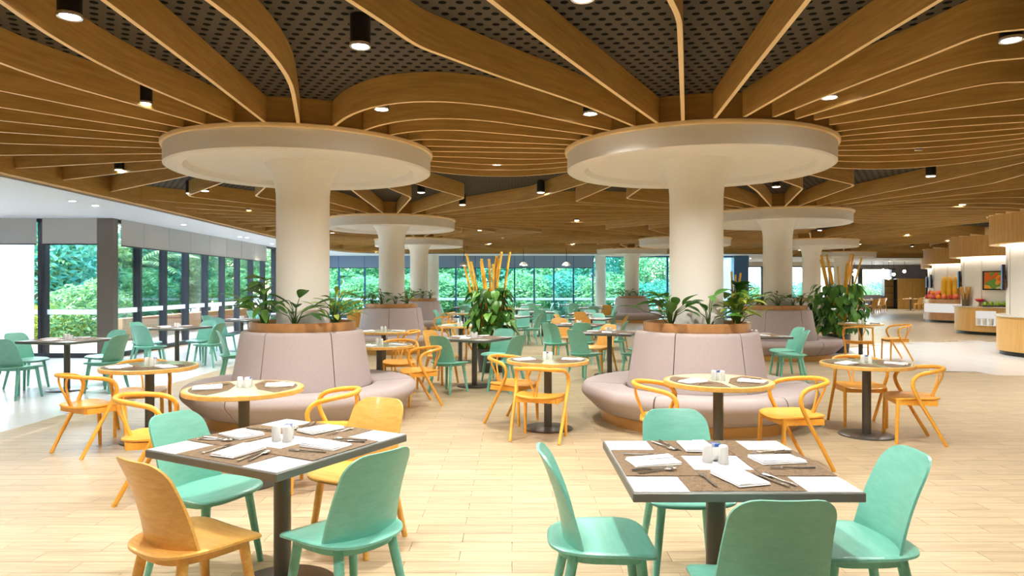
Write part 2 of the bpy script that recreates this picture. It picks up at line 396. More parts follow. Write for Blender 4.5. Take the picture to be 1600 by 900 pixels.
for a1, a2 in ((-62, -139), (-50, -149), (-38, -159), (-26, -169), (-14, -178), (-2, -188), (10, 161), (22, 151), (34, 141), (46, 131)): link('a', a1, 'b', a2, -1)
TR = [[(991, 197.6), (905, 162), (787, 122), (703, 91), (652, 71), (601, 37), (544, 0)],
      [(1027, 192.5), (939, 130), (838, 56), (765, 0)],
      [(1067, 189), (1063, 67), (1060, 30), (1047, 0)],
      [(1117, 185), (1171.5, 115), (1263, 0)], [(1163, 183), (1263, 125), (1364, 64), (1470, 0)],
      [(1209, 183), (1330, 135), (1431.5, 96), (1533, 56), (1600, 46)], [(1244, 186), (1364, 149), (1465, 115), (1533, 98), (1600, 91)],
      [(1273, 187.5), (1398, 162), (1533, 133), (1600, 128)], [(1296, 195), (1410, 180), (1600, 154)]]
for T in TR:
    pts = [FP(x, y, ZR0) for x, y in T]
    pts = [(p.x, p.y) for p in crom([(x, y, 0) for x, y in pts], 4)]
    dx, dy = pts[-1][0]-pts[-3][0], pts[-1][1]-pts[-3][1]; l = math.hypot(dx, dy)
    pts.append((pts[-1][0]+dx/l*(1.5 if T[-1][1] < 1 else 2.6), pts[-1][1]+dy/l*(1.5 if T[-1][1] < 1 else 2.6))); ribs.append(pts)
def fasc_hit(px, py, u):
    best = 99
    for i in range(len(fp)-1):
        a, b = fp[i], fp[i+1]; ex, ey = b.x-a.x, b.y-a.y
        det = u[0]*(-ey)+ex*u[1]
        if abs(det) < 1e-6: continue
        dx, dy = a.x-px, a.y-py
        t = (dx*(-ey)+ex*dy)/det; s_ = (u[0]*dy-u[1]*dx)/det
        if t > 0 and -.001 <= s_ <= 1.001: best = min(best, t)
    return best
def norm(a): return (a+180) % 360-180
for i, k in enumerate(keys):
    x, y, r = COLS[k]
    for a in ANG[k]:
        if k == 'b' and norm(a) in {norm(s_) for s_ in skip_b}: continue
        if k == 'a' and -64 < norm(a) < 52: continue
        p, u = ringpt(k, a)
        tb = fasc_hit(x, y, u); who = None
        tb = min(tb, 14)
        for k2 in keys:
            if k2 == k: continue
            X2, Y2, r2 = COLS[k2]; dx, dy = X2-x, Y2-y; dd = dx*dx+dy*dy
            pr = u[0]*dx+u[1]*dy
            if pr <= 1e-6: continue
            t = dd/2/pr
            if t < tb: tb = t; who = k2
        P = (x+u[0]*tb, y+u[1]*tb)
        if tb < r+.15: continue
        if who is None:
            if P[1] < .2: continue
            ribs.append([p, ((p[0]+P[0])/2, (p[1]+P[1])/2), P]); continue
        if {k, who} == {'a', 'b'}: continue
        if keys.index(who) < i: continue
        X2, Y2, r2 = COLS[who]; d = Vector((P[0]-X2, P[1]-Y2)); l = d.length
        if l < r2+.1: continue
        q = (X2+d.x/l*r2, Y2+d.y/l*r2)
        pair = (k, who)
        s = -1 if pair in SMOOTH else (1.1 if who in ('v1', 'v2') or k in ('v1', 'v2') else .22)
        if 'd1' in pair or 'd2' in pair or 'd3' in pair or 'i' in pair: s = -1
        ribs.append(corner(p, P, q, s))
for pth in ribs:
    if max(q[1] for q in pth) < 1.5: continue
    vf, mi = band(pth, ZR0, ZC, .034)
    ob('rib', mk('rib', vf, ['rib', 'rib_edge'], True, mi, 35), ceil)
print('ribs', len(ribs))

# ------------------------------------------------------------------ columns with white canopies
def colmesh():
    shaft = [(.305, 0), (.305, 2.5), (.308, 2.62), (.322, 2.74), (.352, 2.84), (.395, 2.92), (.44, 2.985)]
    can = [(.43, 2.985), (1.26, 2.955), (1.30, 2.90), (1.36, 2.885), (1.475, 2.885), (1.50, 2.90), (1.50, 3.10)]
    flange = [(1.50, 3.095), (1.525, 3.10), (1.53, 3.115), (1.53, 3.135), (1.515, 3.14)]
    ring = [(1.515, 3.135), (1.51, 3.14), (1.51, ZC)]
    return (mk('shaft', lathe(shaft, 40), 'canopy', True, None, 60), mk('canopy', lathe(can, 72), 'canopy', True, None, 30),
            mk('flange', lathe(flange, 72), 'rib_edge', True, None, 60), mk('veneer_ring', lathe(ring, 72), 'rim_wood', True, None, 60))
CM = colmesh()
CL = {'a': 'white mushroom column rising from the bench with peace lily against window light, beside mixed-chair table',
      'b': 'white mushroom column rising from the bench behind the four-mint-chair square table',
      'c': 'white mushroom column standing behind the one with the peace lily bench',
      'e': 'white mushroom column above the bench beside the tall bamboo planter',
      'd': 'white mushroom column partly hidden behind two others toward the glass wall',
      'f': 'white mushroom column behind the one beside the bamboo planter', 'g': 'white mushroom column mostly hidden behind the nearest mint-table column',
      'h': 'small distant white mushroom column near the garden glass wall', 'i': 'most distant white mushroom column toward the lounge end',
      'v1': 'white mushroom column at the camera end, above the mixed-chair table', 'v2': 'white mushroom column at the camera end, above the four-mint-chair table', 'v3': 'white mushroom column out past the buffet end of the ribs'}
for k in ('a', 'b', 'v3', 'c', 'e', 'd', 'f', 'g', 'h', 'i'):
    x, y, r = COLS[k]
    t = root('column', CL[k], 'column', (x, y, 0))
    for nm, me in zip(('shaft', 'canopy', 'flange', 'veneer_ring'), CM): ob(nm, me, t)

# ------------------------------------------------------------------ round planter benches
def sector(prof, a0, a1, n=10):
    """Closed upholstered wedge: profile loop swept a0..a1, with caps."""
    V, Fc = lathe(prof+[prof[0]], n, a0, a1); k = len(prof)+1
    Fc.append(tuple(reversed(range(k-1)))); Fc.append(tuple(n*k+i for i in range(k-1))); return V, Fc
def rounded_profile(P, r=.03, seg=4):
    out = []; n = len(P)
    for i in range(n):
        a, b, c = Vector(P[i-1]), Vector(P[i]), Vector(P[(i+1) % n])
        d1, d2 = (a-b), (c-b); rr = min(r, d1.length*.45, d2.length*.45); p, q = b+d1.normalized()*rr, b+d2.normalized()*rr
        for s in range(seg+1):
            t = s/seg; v = p*(1-t)**2+b*2*t*(1-t)+q*t*t; out.append((v.x, v.y))
    return out
seatp = rounded_profile([(.80, .11), (1.13, .11), (1.345, .32), (1.30, .425), (.80, .395)], .07)
backp = rounded_profile([(.60, .36), (.805, .36), (.695, 1.03), (.60, 1.03)], .045)
bk = .006
SEG = 6
seat_m = mk('seat_cushion', sector(seatp, bk, 2*PI/SEG-bk, 14), 'fabric', True, None, 60)
back_m = mk('back_cushion', sector(backp, bk*1.2, 2*PI/SEG-bk*1.2, 14), 'fabric', True, None, 60)
pl_m = mk('plinth', lathe([(1.1, 0), (1.1, .112), (.9, .112)], 60), 'brass', True)
core_m = mk('core', lathe([(.775, .1), (.775, .4), (.615, 1.02), (.58, 1.02)], 48), 'piping', True)
rim_m = mk('planter_rim', lathe([(.60, .99), (.605, 1.0), (.61, 1.125), (.60, 1.13), (.572, 1.13), (.565, 1.0)], 60), 'copper', True)
soil_m = mk('soil', lathe([(.572, 1.09), (.306, 1.105)], 40), 'soil', True)
BENCH = {'a': (12, 'mauve-grey round planter bench with peace lily, behind the round table facing the mixed-chair table'),
         'b': (57, 'mauve-grey round planter bench behind the four-mint-chair square table, sunlit edge'),
         'c': (35, 'mauve-grey round planter bench behind the yellow bent-arm chairs, next in line toward the glass'),
         'e': (50, 'mauve-grey round planter bench beside the tall bamboo planter'),
         'd': (20, 'mauve-grey round planter bench half hidden toward the glass wall'), 'h': (10, 'distant mauve-grey planter bench by the garden glass'),
         'f': (0, 'mauve-grey planter bench behind the bamboo planter')}
for k, (ph, lab) in BENCH.items():
    x, y, r = COLS[k]; t = root('planter_bench', lab, 'bench', (x, y, 0), math.radians(ph))
    ob('plinth', pl_m, t); ob('core', core_m, t); ob('planter_rim', rim_m, t); ob('soil', soil_m, t)
    for i in range(SEG):
        ob('seat_cushion', seat_m, t, (0, 0, 0), 2*PI/SEG*i); ob('back_cushion', back_m, t, (0, 0, 0), 2*PI/SEG*i)

# ------------------------------------------------------------------ shell chair
def seat_outline(n=64):
    out = []
    for i in range(n):
        a = 2*PI*i/n; c, s = math.cos(a), math.sin(a)
        e = 5.0 if s > 0 else 2.8
        r = (abs(c)**e+abs(s)**e)**(-1/e)
        x, y = r*c, r*s
        wv = .236+.012*y
        out.append((x*wv, y*.215 if y > 0 else y*.245))
    return out
def shell_seat():
    o = seat_outline(); n = len(o); V, Fc = [], []
    rings = [.25, .5, .72, .88, .965, 1.0]
    def zt(x, y): return .445+.010*(x/.23)**2-.020*max(0, y/.21)**3+.004*(-y/.24 if y < 0 else 0)
    V.append((0, 0, zt(0, 0)))
    for s in rings:
        for x, y in o:
            V.append((x*s, y*s, zt(x*s, y*s)-(.0 if s < .99 else .006)))
    for s, dz in ((1.0, .016), (.95, .022), (.5, .022)):
        for x, y in o: V.append((x*s, y*s, zt(x*s, y*s)-dz))
    R = len(rings)+3
    for k in range(n): Fc.append((0, 1+k, 1+(k+1) % n))
    for r in range(R-1):
        for k in range(n): Fc.append((1+r*n+k, 1+(r+1)*n+k, 1+(r+1)*n+(k+1) % n, 1+r*n+(k+1) % n))
    Fc.append(tuple(1+(R-1)*n+k for k in reversed(range(n)))); return V, Fc
def shell_back():
    nu, nv = 14, 14; V, Fc = [], []
    def P(u, v, th):
        z = .447+v*.388
        hw = .206-.026*v
        rc = .085; top = (1-v)*.388
        if top < rc: hw = hw-rc+math.sqrt(max(0, rc*rc-(rc-top)**2))
        x = u*hw
        yc = -.165-.085*v-.03*v*v
        y = yc+.060*(x/.2)**2*(1-.35*v)+.018*math.sin(PI*v)*.6
        return (x, y+th, z)
    vv = [i/10 for i in range(8)]+[.78, .84, .89, .93, .96, .985, 1.0]
    nv = len(vv)-1
    for th in (0, -.012):
        for v in vv:
            for i in range(nu+1): V.append(P(-1+2*i/nu, v, th))
    W = nu+1; B = (nv+1)*W
    for j in range(nv):
        for i in range(nu):
            a = j*W+i; Fc.append((a, a+W, a+W+1, a+1)); Fc.append((B+a, B+a+1, B+a+W+1, B+a+W))
    for j in range(nv):
        a = j*W; Fc.append((a, B+a, B+a+W, a+W)); a = j*W+nu; Fc.append((a, a+W, B+a+W, B+a))
    for i in range(nu):
        a = nv*W+i; Fc.append((a, B+a, B+a+1, a+1)); Fc.append((i, i+1, B+i+1, B+i))
    return V, Fc
def under_frame():
    o = seat_outline(40); ins = [(x*.80, y*.80-.008) for x, y in o]; return prism(ins, .395, .432)
def leg_vf(x0, y0, z0, x1, y1, r0=.0235, r1=.0165):
    return tube([(x0, y0, z0), ((x0+x1)/2, (y0+y1)/2, z0/2), (x1, y1, 0)], [r0, (r0+r1)/2+.001, r1], 12)
LEGS = [leg_vf(s*.15, .135, .425, s*.198, .185) for s in (-1, 1)]+[leg_vf(s*.145, -.14, .425, s*.195, -.225) for s in (-1, 1)]
SH = {}
for c in ('mint', 'yellow'):
    SH[c] = [('seat', mk('seat', shell_seat(), c, True, None, 50)), ('backrest', mk('backrest', shell_back(), c, True, None, 50)),
             ('seat_frame', mk('seat_frame', under_frame(), c, True, None, 40))]+[('leg', mk('leg', l, c, True, None, 60)) for l in LEGS]
def shell_chair(x, y, fx, fy, c, label, group):
    t = root('shell_chair', label, 'chair', (x, y, 0), facing(fx, fy), group)
    for nm, me in SH[c]: ob(nm, me, t)
    return t
# ------------------------------------------------------------------ bent-arm chair
def bent_parts():
    half = [(-.250, -.24, 0), (-.260, -.13, .20), (-.268, .0, .43), (-.278, .06, .56), (-.272, .055, .635), (-.262, .0, .685), (-.235, -.12, .712), (-.17, -.225, .725), (-.09, -.268, .733), (0, -.28, .736)]
    full = half+[(-x, y, z) for x, y, z in reversed(half[:-1])]
    P = crom(full, 5); n = len(P)
    R = [.0165+.0035*math.sin(PI*i/(n-1)) for i in range(n)]
    rail = tube(P, R, 10)
    so = []
    for i in range(48):
        a = 2*PI*i/48; c, s = math.cos(a), math.sin(a); e = 4.2; r = (abs(c)**e+abs(s)**e)**(-1/e); so.append((r*c*(.236+.018*s*r), r*s*.225-.005))
    n = 48; V, Fc = [(0, -.005, .437)], []
    def zt(x, y): return .437+.022*(x/.24)**2+.012*max(0, -y/.22)**2-.012*max(0, y/.22)**2
    for s in (.3, .6, .85, .97, 1): V += [(x*s, y*s, zt(x*s, y*s)-(.004 if s == 1 else 0)) for x, y in so]
    for s, d in ((1, .016), (.9, .022)): V += [(x*s, y*s, zt(x*s, y*s)-d) for x, y in so]
    for k in range(n): Fc.append((0, 1+k, 1+(k+1) % n))
    for r in range(6):
        for k in range(n): Fc.append((1+r*n+k, 1+(r+1)*n+k, 1+(r+1)*n+(k+1) % n, 1+r*n+(k+1) % n))
    Fc.append(tuple(1+6*n+k for k in reversed(range(n))))
    seat = (V, Fc)
    frame = J(box(.40, .022, .05, 0, .175, .405), box(.40, .022, .05, 0, -.17, .412), box(.022, .34, .05, -.215, 0, .408), box(.022, .34, .05, .215, 0, .408))
    fl = [tube([(s*.212, .175, .435), (s*.216, .185, .2), (s*.218, .19, 0)], [.019, .018, .015], 10) for s in (-1, 1)]
    spn = [tube(crom([(s*.012, -.19, .435), (s*.02, -.225, .53), (s*.055, -.265, .65), (s*.075, -.262, .727)], 4), .010, 8) for s in (-1, 1)]
    return [('bent_rail', mk('bent_rail', rail, 'amber', True, None, 60)), ('seat', mk('seat', seat, 'amber', True, None, 50)), ('seat_frame', mk('seat_frame', frame, 'amber'))] + \
           [('leg', mk('leg', l, 'amber', True, None, 60)) for l in fl]+[('spindle', mk('spindle', s, 'amber', True, None, 60)) for s in spn]
BENT = bent_parts()
def bent_chair(x, y, fx, fy, label, group='amber bent-arm chairs'):
    t = root('bent_arm_chair', label, 'chair', (x, y, 0), facing(fx, fy), group)
    for nm, me in BENT: ob(nm, me, t)
    return t
# ------------------------------------------------------------------ tables and tableware
TS = .90
sq_top = mk('tabletop', bbox(TS, TS, .036, .003, 1, 0, 0, .728), 'tgrey'); sq_inlay = mk('laminate_inlay', box(TS-.016, TS-.016, .004, 0, 0, .7475), 'twhite')
ped = mk('pedestal', J(disc(.043, .012, .71, 24), box(.5, .06, .012, 0, 0, .704), box(.06, .5, .012, 0, 0, .704)), 'tbase', True, None, 40)
bas = mk('base_plate', lathe([(0, .022), (.25, .02), (.268, .012), (.27, 0), (0, 0)], 48), 'tbase', True, None, 40)
rd_edge = mk('wood_rim', lathe([(.40, .712), (.445, .712), (.45, .716), (.45, .745), (.446, .7495), (.425, .7495)], 64), 'twood', True, None, 40)
rd_top = mk('glass_top', disc(.426, .735, .7495, 64), 'tglass', True, None, 40)
mat_sq = mk('placemat', box(.455, .31, .002, 0, 0, .001), 'woven')
def roundmat():
    pts = []
    for i in range(13):
        a = math.radians(-62+124*i/12); pts.append((.40*math.cos(a)-.295+.0, .40*math.sin(a)))
    return prism([(x, y) for x, y in pts]+[(-.205, .14), (-.205, -.14)], 0, .002)
mat_rd = mk('placemat', roundmat(), 'woven')
def napkin():
    a = bbox(.145, .215, .006, .0028, 2, 0, 0, .003); b = bbox(.143, .21, .006, .0028, 2, .0, .002, .0092); c = bbox(.06, .205, .005, .0022, 2, -.036, -.001, .0147)
    V, Fc = J(a, b, c); V = [(x, y, z*(1+.25*math.sin(y*16+x*9)) if z > .004 else z) for x, y, z in V]; return V, Fc
nap = mk('napkin', napkin(), 'linen', True, None, 50)
def fork():
    h = tube([(0, -.095, .004), (0, -.03, .004), (0, .02, .006), (0, .045, .007)], [.0055, .004, .003, .0035], 6)
    body = bbox(.022, .022, .003, .001, 1, 0, .052, .006); ts = [box(.0032, .038, .0025, -.0093+i*.0062, .08, .007) for i in range(4)]
    return J(h, body, *ts)
def spoon():
    h = tube([(0, -.095, .004), (0, -.02, .004), (0, .04, .008)], [.0055, .004, .003], 6)
    V, Fc = sphere(.02, 0, 0, 0, 14, 8, .45); V = [(x, y*1.55+.068, max(z, -.006)+.007) for x, y, z in V]
    return J(h, (V, Fc))
def knife():
    h = tube([(0, -.105, .005), (0, -.02, .005), (0, -.012, .004)], [.0065, .0055, .004], 6)
    bl = prism([(-.004, -.015), (.005, -.015), (.0085, .03), (.008, .08), (.003, .108), (-.004, .112)], .003, .0055); return J(h, bl)
fk, spo, kn = mk('fork', fork(), 'steel', True, None, 40), mk('spoon', spoon(), 'steel', True, None, 60), mk('knife', knife(), 'steel', True, None, 30)
shk = mk('shaker_body', lathe([(0, 0), (.022, 0), (.0235, .004), (.021, .074), (.018, .082), (.010, .085), (0, .0855)], 20), 'china', True, None, 50)
hold = mk('holder_cup', J(box(.052, .052, .004, 0, 0, .002), box(.004, .052, .062, -.024, 0, .031), box(.004, .052, .062, .024, 0, .031), box(.044, .004, .062, 0, -.024, .031), box(.044, .004, .062, 0, .024, .031)), 'china')
sach = [mk('sachet', box(.034, .003, .07, 0, 0, .035), c) for c in ('blue', 'grey')]
tent = mk('tent_card', J(prism([(-.035, -.03), (.035, -.03), (.035, -.026), (-.035, -.026)], 0, .1), ), 'china')
def put(name, me, x, y, z, rz, label, cat, group=None): return tag(ob(name, me, None, (x, y, z), rz), label, cat, group)
TBL = []
SIDES = ['near edge', 'window-ward edge', 'far edge', 'buffet-ward edge']
def table(kind, x, y, rz, desc, lvl, group=None, setn=4, nap_a=None):
    """lvl 2: full place settings; 1: napkins and cruets; 0: napkin and cruet only far away."""
    nm = 'square_table' if kind == 's' else 'round_table'
    t = root(nm, desc[0], 'table', (x, y, 0), rz, group or ('square grey tables' if kind == 's' else 'round wood-edged tables'))
    if kind == 's': ob('tabletop', sq_top, t); ob('laminate_inlay', sq_inlay, t)
    else: ob('wood_rim', rd_edge, t); ob('glass_top', rd_top, t)
    ob('pedestal', ped, t); ob('base_plate', bas, t)
    on = desc[1]; zt = .7497
    c, s = math.cos(rz), math.sin(rz)
    W = lambda lx, ly: (x+lx*c-ly*s, y+lx*s+ly*c)
    def P(name, me, lx, ly, z, r, label, cat, grp): return put(name, me, *W(lx, ly), zt+z, rz+r, label, cat, grp)
    if kind == 's':
        dirs = [(0, -1), (-1, 0), (0, 1), (1, 0)]
        rots = [0, -PI/2, PI, PI/2]
        for k, (dx, dy) in enumerate(dirs):
            sd = SIDES[k]; r = rots[k]
            def L(ax, ay): # ax across, ay toward the middle, from the edge
                cc, ss = math.cos(r), math.sin(r); lx, ly = ax, -.45+ay; return lx*cc-ly*ss, lx*ss+ly*cc
            if lvl >= 1:
                px, py = L(0, .165); P('placemat', mat_sq, px, py, .0005+.0021*(k % 2), r, f'brown woven placemat at the {sd} of {on}', 'placemat', 'woven placemats')
            if k < setn:
                px, py = L(.02+.01*random.uniform(-1, 1), .165); P('napkin', nap, px, py, .0048, r+random.uniform(-.2, .2)+(.25 if k == 0 else 0), f'folded white napkin at the {sd} of {on}', 'napkin', 'folded napkins')
            if lvl >= 2:
                px, py = L(-.12, .15); P('fork', fk, px, py, .0048, r+random.uniform(-.15, .3), f'steel fork at the {sd} of {on}', 'fork', 'forks')
                px, py = L(.135, .145); P('knife', kn, px, py, .0048, r+.28+random.uniform(-.1, .1), f'steel knife at the {sd} of {on}', 'knife', 'knives')
                px, py = L(.17, .15); P('spoon', spo, px, py, .0048, r+.35+random.uniform(-.1, .1), f'steel spoon at the {sd} of {on}', 'spoon', 'spoons')
    else:
        angs = nap_a or (200, 340)
        for k, a in enumerate(angs):
            ar = math.radians(a)-rz; ca, sa = math.cos(ar), math.sin(ar)
            wd = ['window-ward', 'buffet-ward', 'far'][k]
            if lvl >= 2: P('placemat', mat_rd, ca*.295, sa*.295, .0002, ar, f'brown woven placemat on the {wd} side of {on}', 'placemat', 'woven placemats')
            P('napkin', nap, ca*.27, sa*.27, .0026, ar+PI/2+.2*(-1)**k, f'folded white napkin on the {wd} side of {on}', 'napkin', 'folded napkins')
            if lvl >= 2:
                P('fork', fk, ca*.24-sa*-.13, sa*.24+ca*-.13, .0026, ar+PI/2, f'steel fork on the {wd} side of {on}', 'fork', 'forks')
                P('knife', kn, ca*.24-sa*.13, sa*.24+ca*.13, .0026, ar+PI/2+.2, f'steel knife on the {wd} side of {on}', 'knife', 'knives')
    if lvl >= 1:
        base = (.0, .03)
        for k, (ax, ay) in enumerate(((-.035, -.02), (.03, -.045))):
            sh = put('shaker', shk, x+base[0]+ax, y+base[1]+ay, zt, 0, f'white china {"salt" if k == 0 else "pepper"} shaker in the middle of {on}', 'shaker', 'shakers')
        hc = put('sachet_holder', hold, x+base[0]+.012, y+base[1]+.03, zt, .2, f'white sachet holder behind the shakers on {on}', 'holder', 'sachet holders')
        if lvl >= 2:
            for k in range(6): ob('sachet', sach[0 if k in (0, 3, 5) else 1], hc, (random.uniform(-.004, .004), -.016+.0064*k, .006), random.uniform(-.15, .15), rot=(random.uniform(-.1, .1), random.uniform(-.12, .12), 0))
    else:
        put('shaker', shk, x-.03, y, zt, 0, f'white cruet standing on {on}', 'shaker', 'shakers'); put('sachet_holder', hold, x+.03, y+.01, zt, .2, f'white holder standing on {on}', 'holder', 'sachet holders')
    return t
A1 = math.radians(-29)
GM, GY = 'mint shell chairs', 'yellow shell chairs'
# foreground
D1 = ('square grey table with two mint and two yellow chairs', 'the mixed-chair square table')
table('s', -1.177, 3.566, A1, D1, 2)
shell_chair(-1.40, 3.07, .55, .83, 'yellow', 'yellow shell chair with its back turned, at the near edge of the mixed-chair square table', GY)
shell_chair(-1.66, 3.80, .93, -.37, 'mint', 'mint shell chair at the window-ward corner of the mixed-chair square table', GM)
shell_chair(-.76, 3.17, -.78, .62, 'mint', 'mint shell chair with back to the aisle at the mixed-chair square table', GM)
shell_chair(-.93, 4.17, -.40, -.91, 'yellow', 'yellow shell chair facing the camera across the mixed-chair square table', GY)
D2 = ('square grey table ringed by four mint chairs in front of the bench', 'the four-mint-chair square table')
table('s', .917, 3.132, 0, D2, 2)
shell_chair(.40, 3.06, 1, .0, 'mint', 'mint shell chair on the aisle side of the four-mint-chair square table', GM)
shell_chair(1.47, 3.02, -1, .04, 'mint', 'glossy mint shell chair on the buffet side of the four-mint-chair square table', GM)
shell_chair(.93, 3.75, 0, -1, 'mint', 'mint shell chair facing the camera at the far edge of the four-mint-chair square table', GM)
shell_chair(.92, 2.585, 0, 1, 'mint', 'mint shell chair seen from behind at the near edge of the four-mint-chair square table', GM)
# round tables
table('r', -2.10, 5.45, .2, ('round wood-edged table in front of the peace lily bench', 'the round table by the lily bench'), 2, nap_a=(190, 25))
table('r', -3.62, 6.95, 0, ('round wood-edged table with three bent-arm chairs near the window tiles', 'the round table near the window tiles'), 2, nap_a=(215, 330))
table('r', .39, 7.55, 0, ('round wood-edged table in the aisle with two amber bent-arm chairs', 'the round table in the aisle'), 2, nap_a=(195, 350))
table('r', 1.74, 5.87, .1, ('round wood-edged table in front of the sunlit planter bench', 'the round table by the sunlit bench'), 2, nap_a=(205, 340))
table('r', 3.67, 7.2, 0, ('round wood-edged table standing alone on the open boards', 'the round table on open boards'), 2, nap_a=(200, 340))
table('r', 7.47, 14.9, 0, ('round wood-edged table between bamboo planter and buffet', 'the round table near the buffet'), 1, nap_a=(200, 340))
table('r', -1.80, 9.45, 0, ('round wood-edged table hidden partly by the lily bench', 'the round table behind the lily bench'), 1, nap_a=(250, 345))
table('r', -2.27, 12.3, 0, ('round wood-edged table in front of the second bench', 'the round table by the second bench'), 1, nap_a=(200, 350))
table('r', -1.05, 14.1, 0, ('round wood-edged table beside the bamboo stand', 'the round table beside the bamboo stand'), 1, nap_a=(200, 350))
bent_chair(-3.93, 6.52, .5, .86, 'amber bent-arm chair in front of the round table near the window tiles')
bent_chair(-2.62, 5.17, .95, .25, 'amber bent-arm chair on the window side of the round table by the lily bench')
bent_chair(-3.92, 7.36, .35, -.94, 'amber bent-arm chair behind the round table near the window tiles')
bent_chair(-1.47, 5.38, -.97, -.12, 'amber bent-arm chair on the aisle side of the round table by the lily bench')
bent_chair(.29, 7.06, .3, .95, 'amber bent-arm chair with its back to the camera at the round table in the aisle')
bent_chair(.02, 7.93, .85, -.5, 'amber bent-arm chair on the window side of the round table in the aisle')
bent_chair(1.30, 5.80, .97, -.2, 'amber bent-arm chair on the aisle side of the round table by the sunlit bench')
bent_chair(2.42, 6.02, -.98, -.1, 'amber bent-arm chair on the buffet side of the round table by the sunlit bench')
bent_chair(4.0, 6.98, -.95, .22, 'amber bent-arm chair in front of the round table on open boards')
bent_chair(3.88, 7.78, -.1, -1, 'amber bent-arm chair behind the round table on open boards')
bent_chair(7.0, 14.05, .25, .97, 'amber bent-arm chair seen from behind at the round table near the buffet')
bent_chair(8.05, 14.6, -1, .1, 'amber bent-arm chair side-on at the round table near the buffet')
bent_chair(-1.22, 9.12, -.9, -.4, 'amber bent-arm chair at the round table behind the lily bench')
bent_chair(-1.65, 10.2, .1, -1, 'amber bent-arm chair half hidden behind the round table behind the lily bench')
bent_chair(-1.95, 12.55, -.95, -.3, 'amber bent-arm chair at the round table by the second bench')
bent_chair(-.78, 14.35, -.75, -.6, 'amber bent-arm chair at the far side of the round table beside the bamboo stand')
bent_chair(-1.2, 14.65, .2, -1, 'amber bent-arm chair behind the round table beside the bamboo stand')
bent_chair(-2.5, 18.6, .9, .2, 'amber bent-arm chair beyond the second bench, nearer one of two')
bent_chair(-1.95, 18.9, -.9, .3, 'amber bent-arm chair beyond the second bench, further one of two')
bent_chair(-2.05, 21.5, -.9, .3, 'amber bent-arm chair by the third bench')
# square tables further back, chairs set by side: 0 near, 1 window-ward, 2 far, 3 buffet-ward
def sq(x, y, rz, desc, lvl, chairs, dist=.66, kind='s', setn=3):
    t = table(kind, x, y, rz, desc, lvl, setn=setn)
    for k, c in enumerate(chairs):
        if not c: continue
        a = rz-PI/2-k*PI/2
        ux, uy = math.cos(a), math.sin(a)
        d = dist+random.uniform(-.05, .07)
        nm = {'m': 'mint', 'y': 'yellow'}[c]
        fx, fy = -ux, -uy; j = random.uniform(-.12, .12); fx, fy = fx*math.cos(j)-fy*math.sin(j), fx*math.sin(j)+fy*math.cos(j)
        shell_chair(x+ux*d, y+uy*d, fx, fy, nm, f'{nm} shell chair at the {SIDES[k]} of {desc[1]}', GM if c == 'm' else GY)
sq(-.58, 10.75, A1, ('square grey table with three mint chairs and a yellow one in the middle aisle', 'the middle-aisle square table'), 1, 'mym')
shell_chair(-.09, 10.22, -.80, .6, 'mint', 'mint shell chair at the aisle edge of the middle-aisle square table', GM)
sq(1.69, 12.05, math.radians(-20), ('square grey table just behind the sunlit bench back', 'the square table behind the sunlit bench'), 1, '')
shell_chair(1.20, 11.48, .72, .69, 'mint', 'mint shell chair at the window-ward edge of the square table behind the sunlit bench', GM)
shell_chair(2.06, 11.55, -.85, .5, 'mint', 'mint shell chair half covered by the bench, at the square table behind the sunlit bench', GM)
shell_chair(1.62, 12.72, -.75, -.65, 'yellow', 'yellow shell chair at the far edge of the square table behind the sunlit bench', GY)
shell_chair(2.32, 12.30, -.9, -.35, 'mint', 'mint shell chair at the buffet-ward edge of the square table behind the sunlit bench', GM)
sq(1.40, 14.5, math.radians(-20), ('square grey table second behind the sunlit bench', 'the second square table behind the sunlit bench'), 1, '')
shell_chair(.86, 13.55, .6, .8, 'mint', 'mint shell chair at the aisle corner of the second square table behind the sunlit bench', GM)
shell_chair(1.38, 13.75, .1, 1, 'mint', 'mint shell chair at the near edge of the second square table behind the sunlit bench', GM)
shell_chair(2.1, 14.3, -.9, .3, 'mint', 'mint shell chair at the buffet-ward edge of the second square table behind the sunlit bench', GM)
shell_chair(1.1, 15.25, .2, -1, 'yellow', 'yellow shell chair at the far edge of the second square table behind the sunlit bench', GY)
sq(1.95, 17.2, math.radians(-20), ('square grey table third behind the sunlit bench', 'the third square table behind the sunlit bench'), 0, 'yymy')
sq(2.15, 20.2, math.radians(-15), ('square grey table fourth behind the sunlit bench', 'the fourth square table behind the sunlit bench'), 0, 'ymmm')
sq(2.9, 25.6, 0, ('square grey table fifth behind the sunlit bench', 'the fifth square table behind the sunlit bench'), 0, 'mmmm')
sq(.95, 21.6, math.radians(-8), ('square grey table out on the lane to the glass wall', 'the square table on the glass wall lane'), 0, 'mmmm')
sq(-.05, 18.4, math.radians(-25), ('square grey table beside the bamboo stand foot', 'the square table beside the bamboo foot'), 0, 'mmmm')
sq(.15, 24.2, math.radians(-20), ('square grey table behind the bamboo stand', 'the square table behind the bamboo stand'), 0, 'ymmm')
sq(.8, 29.6, 0, ('square grey table in front of the garden glass, under a pendant', 'the square table under the middle pendant'), 0, 'mmmm')
sq(-1.75, 26.2, 0, ('square grey table in front of the garden glass near the perimeter column', 'the square table near the perimeter column'), 0, 'mmmm')
sq(2.55, 30.0, 0, ('square grey table by the white perimeter post', 'the square table by the perimeter post'), 0, 'mmmm')
sq(-1.45, 20.4, 0, ('round wood-edged table behind the bamboo leaves', 'the round table behind the bamboo leaves'), 1, '', kind='r')
shell_chair(-2.05, 20.7, .9, -.2, 'mint', 'mint shell chair at the round table behind the bamboo leaves', GM)
sq(3.95, 11.35, math.radians(3), ('square grey table behind the sunlit bench, toward the buffet', 'the square table beside the sunlit bench'), 1, '')
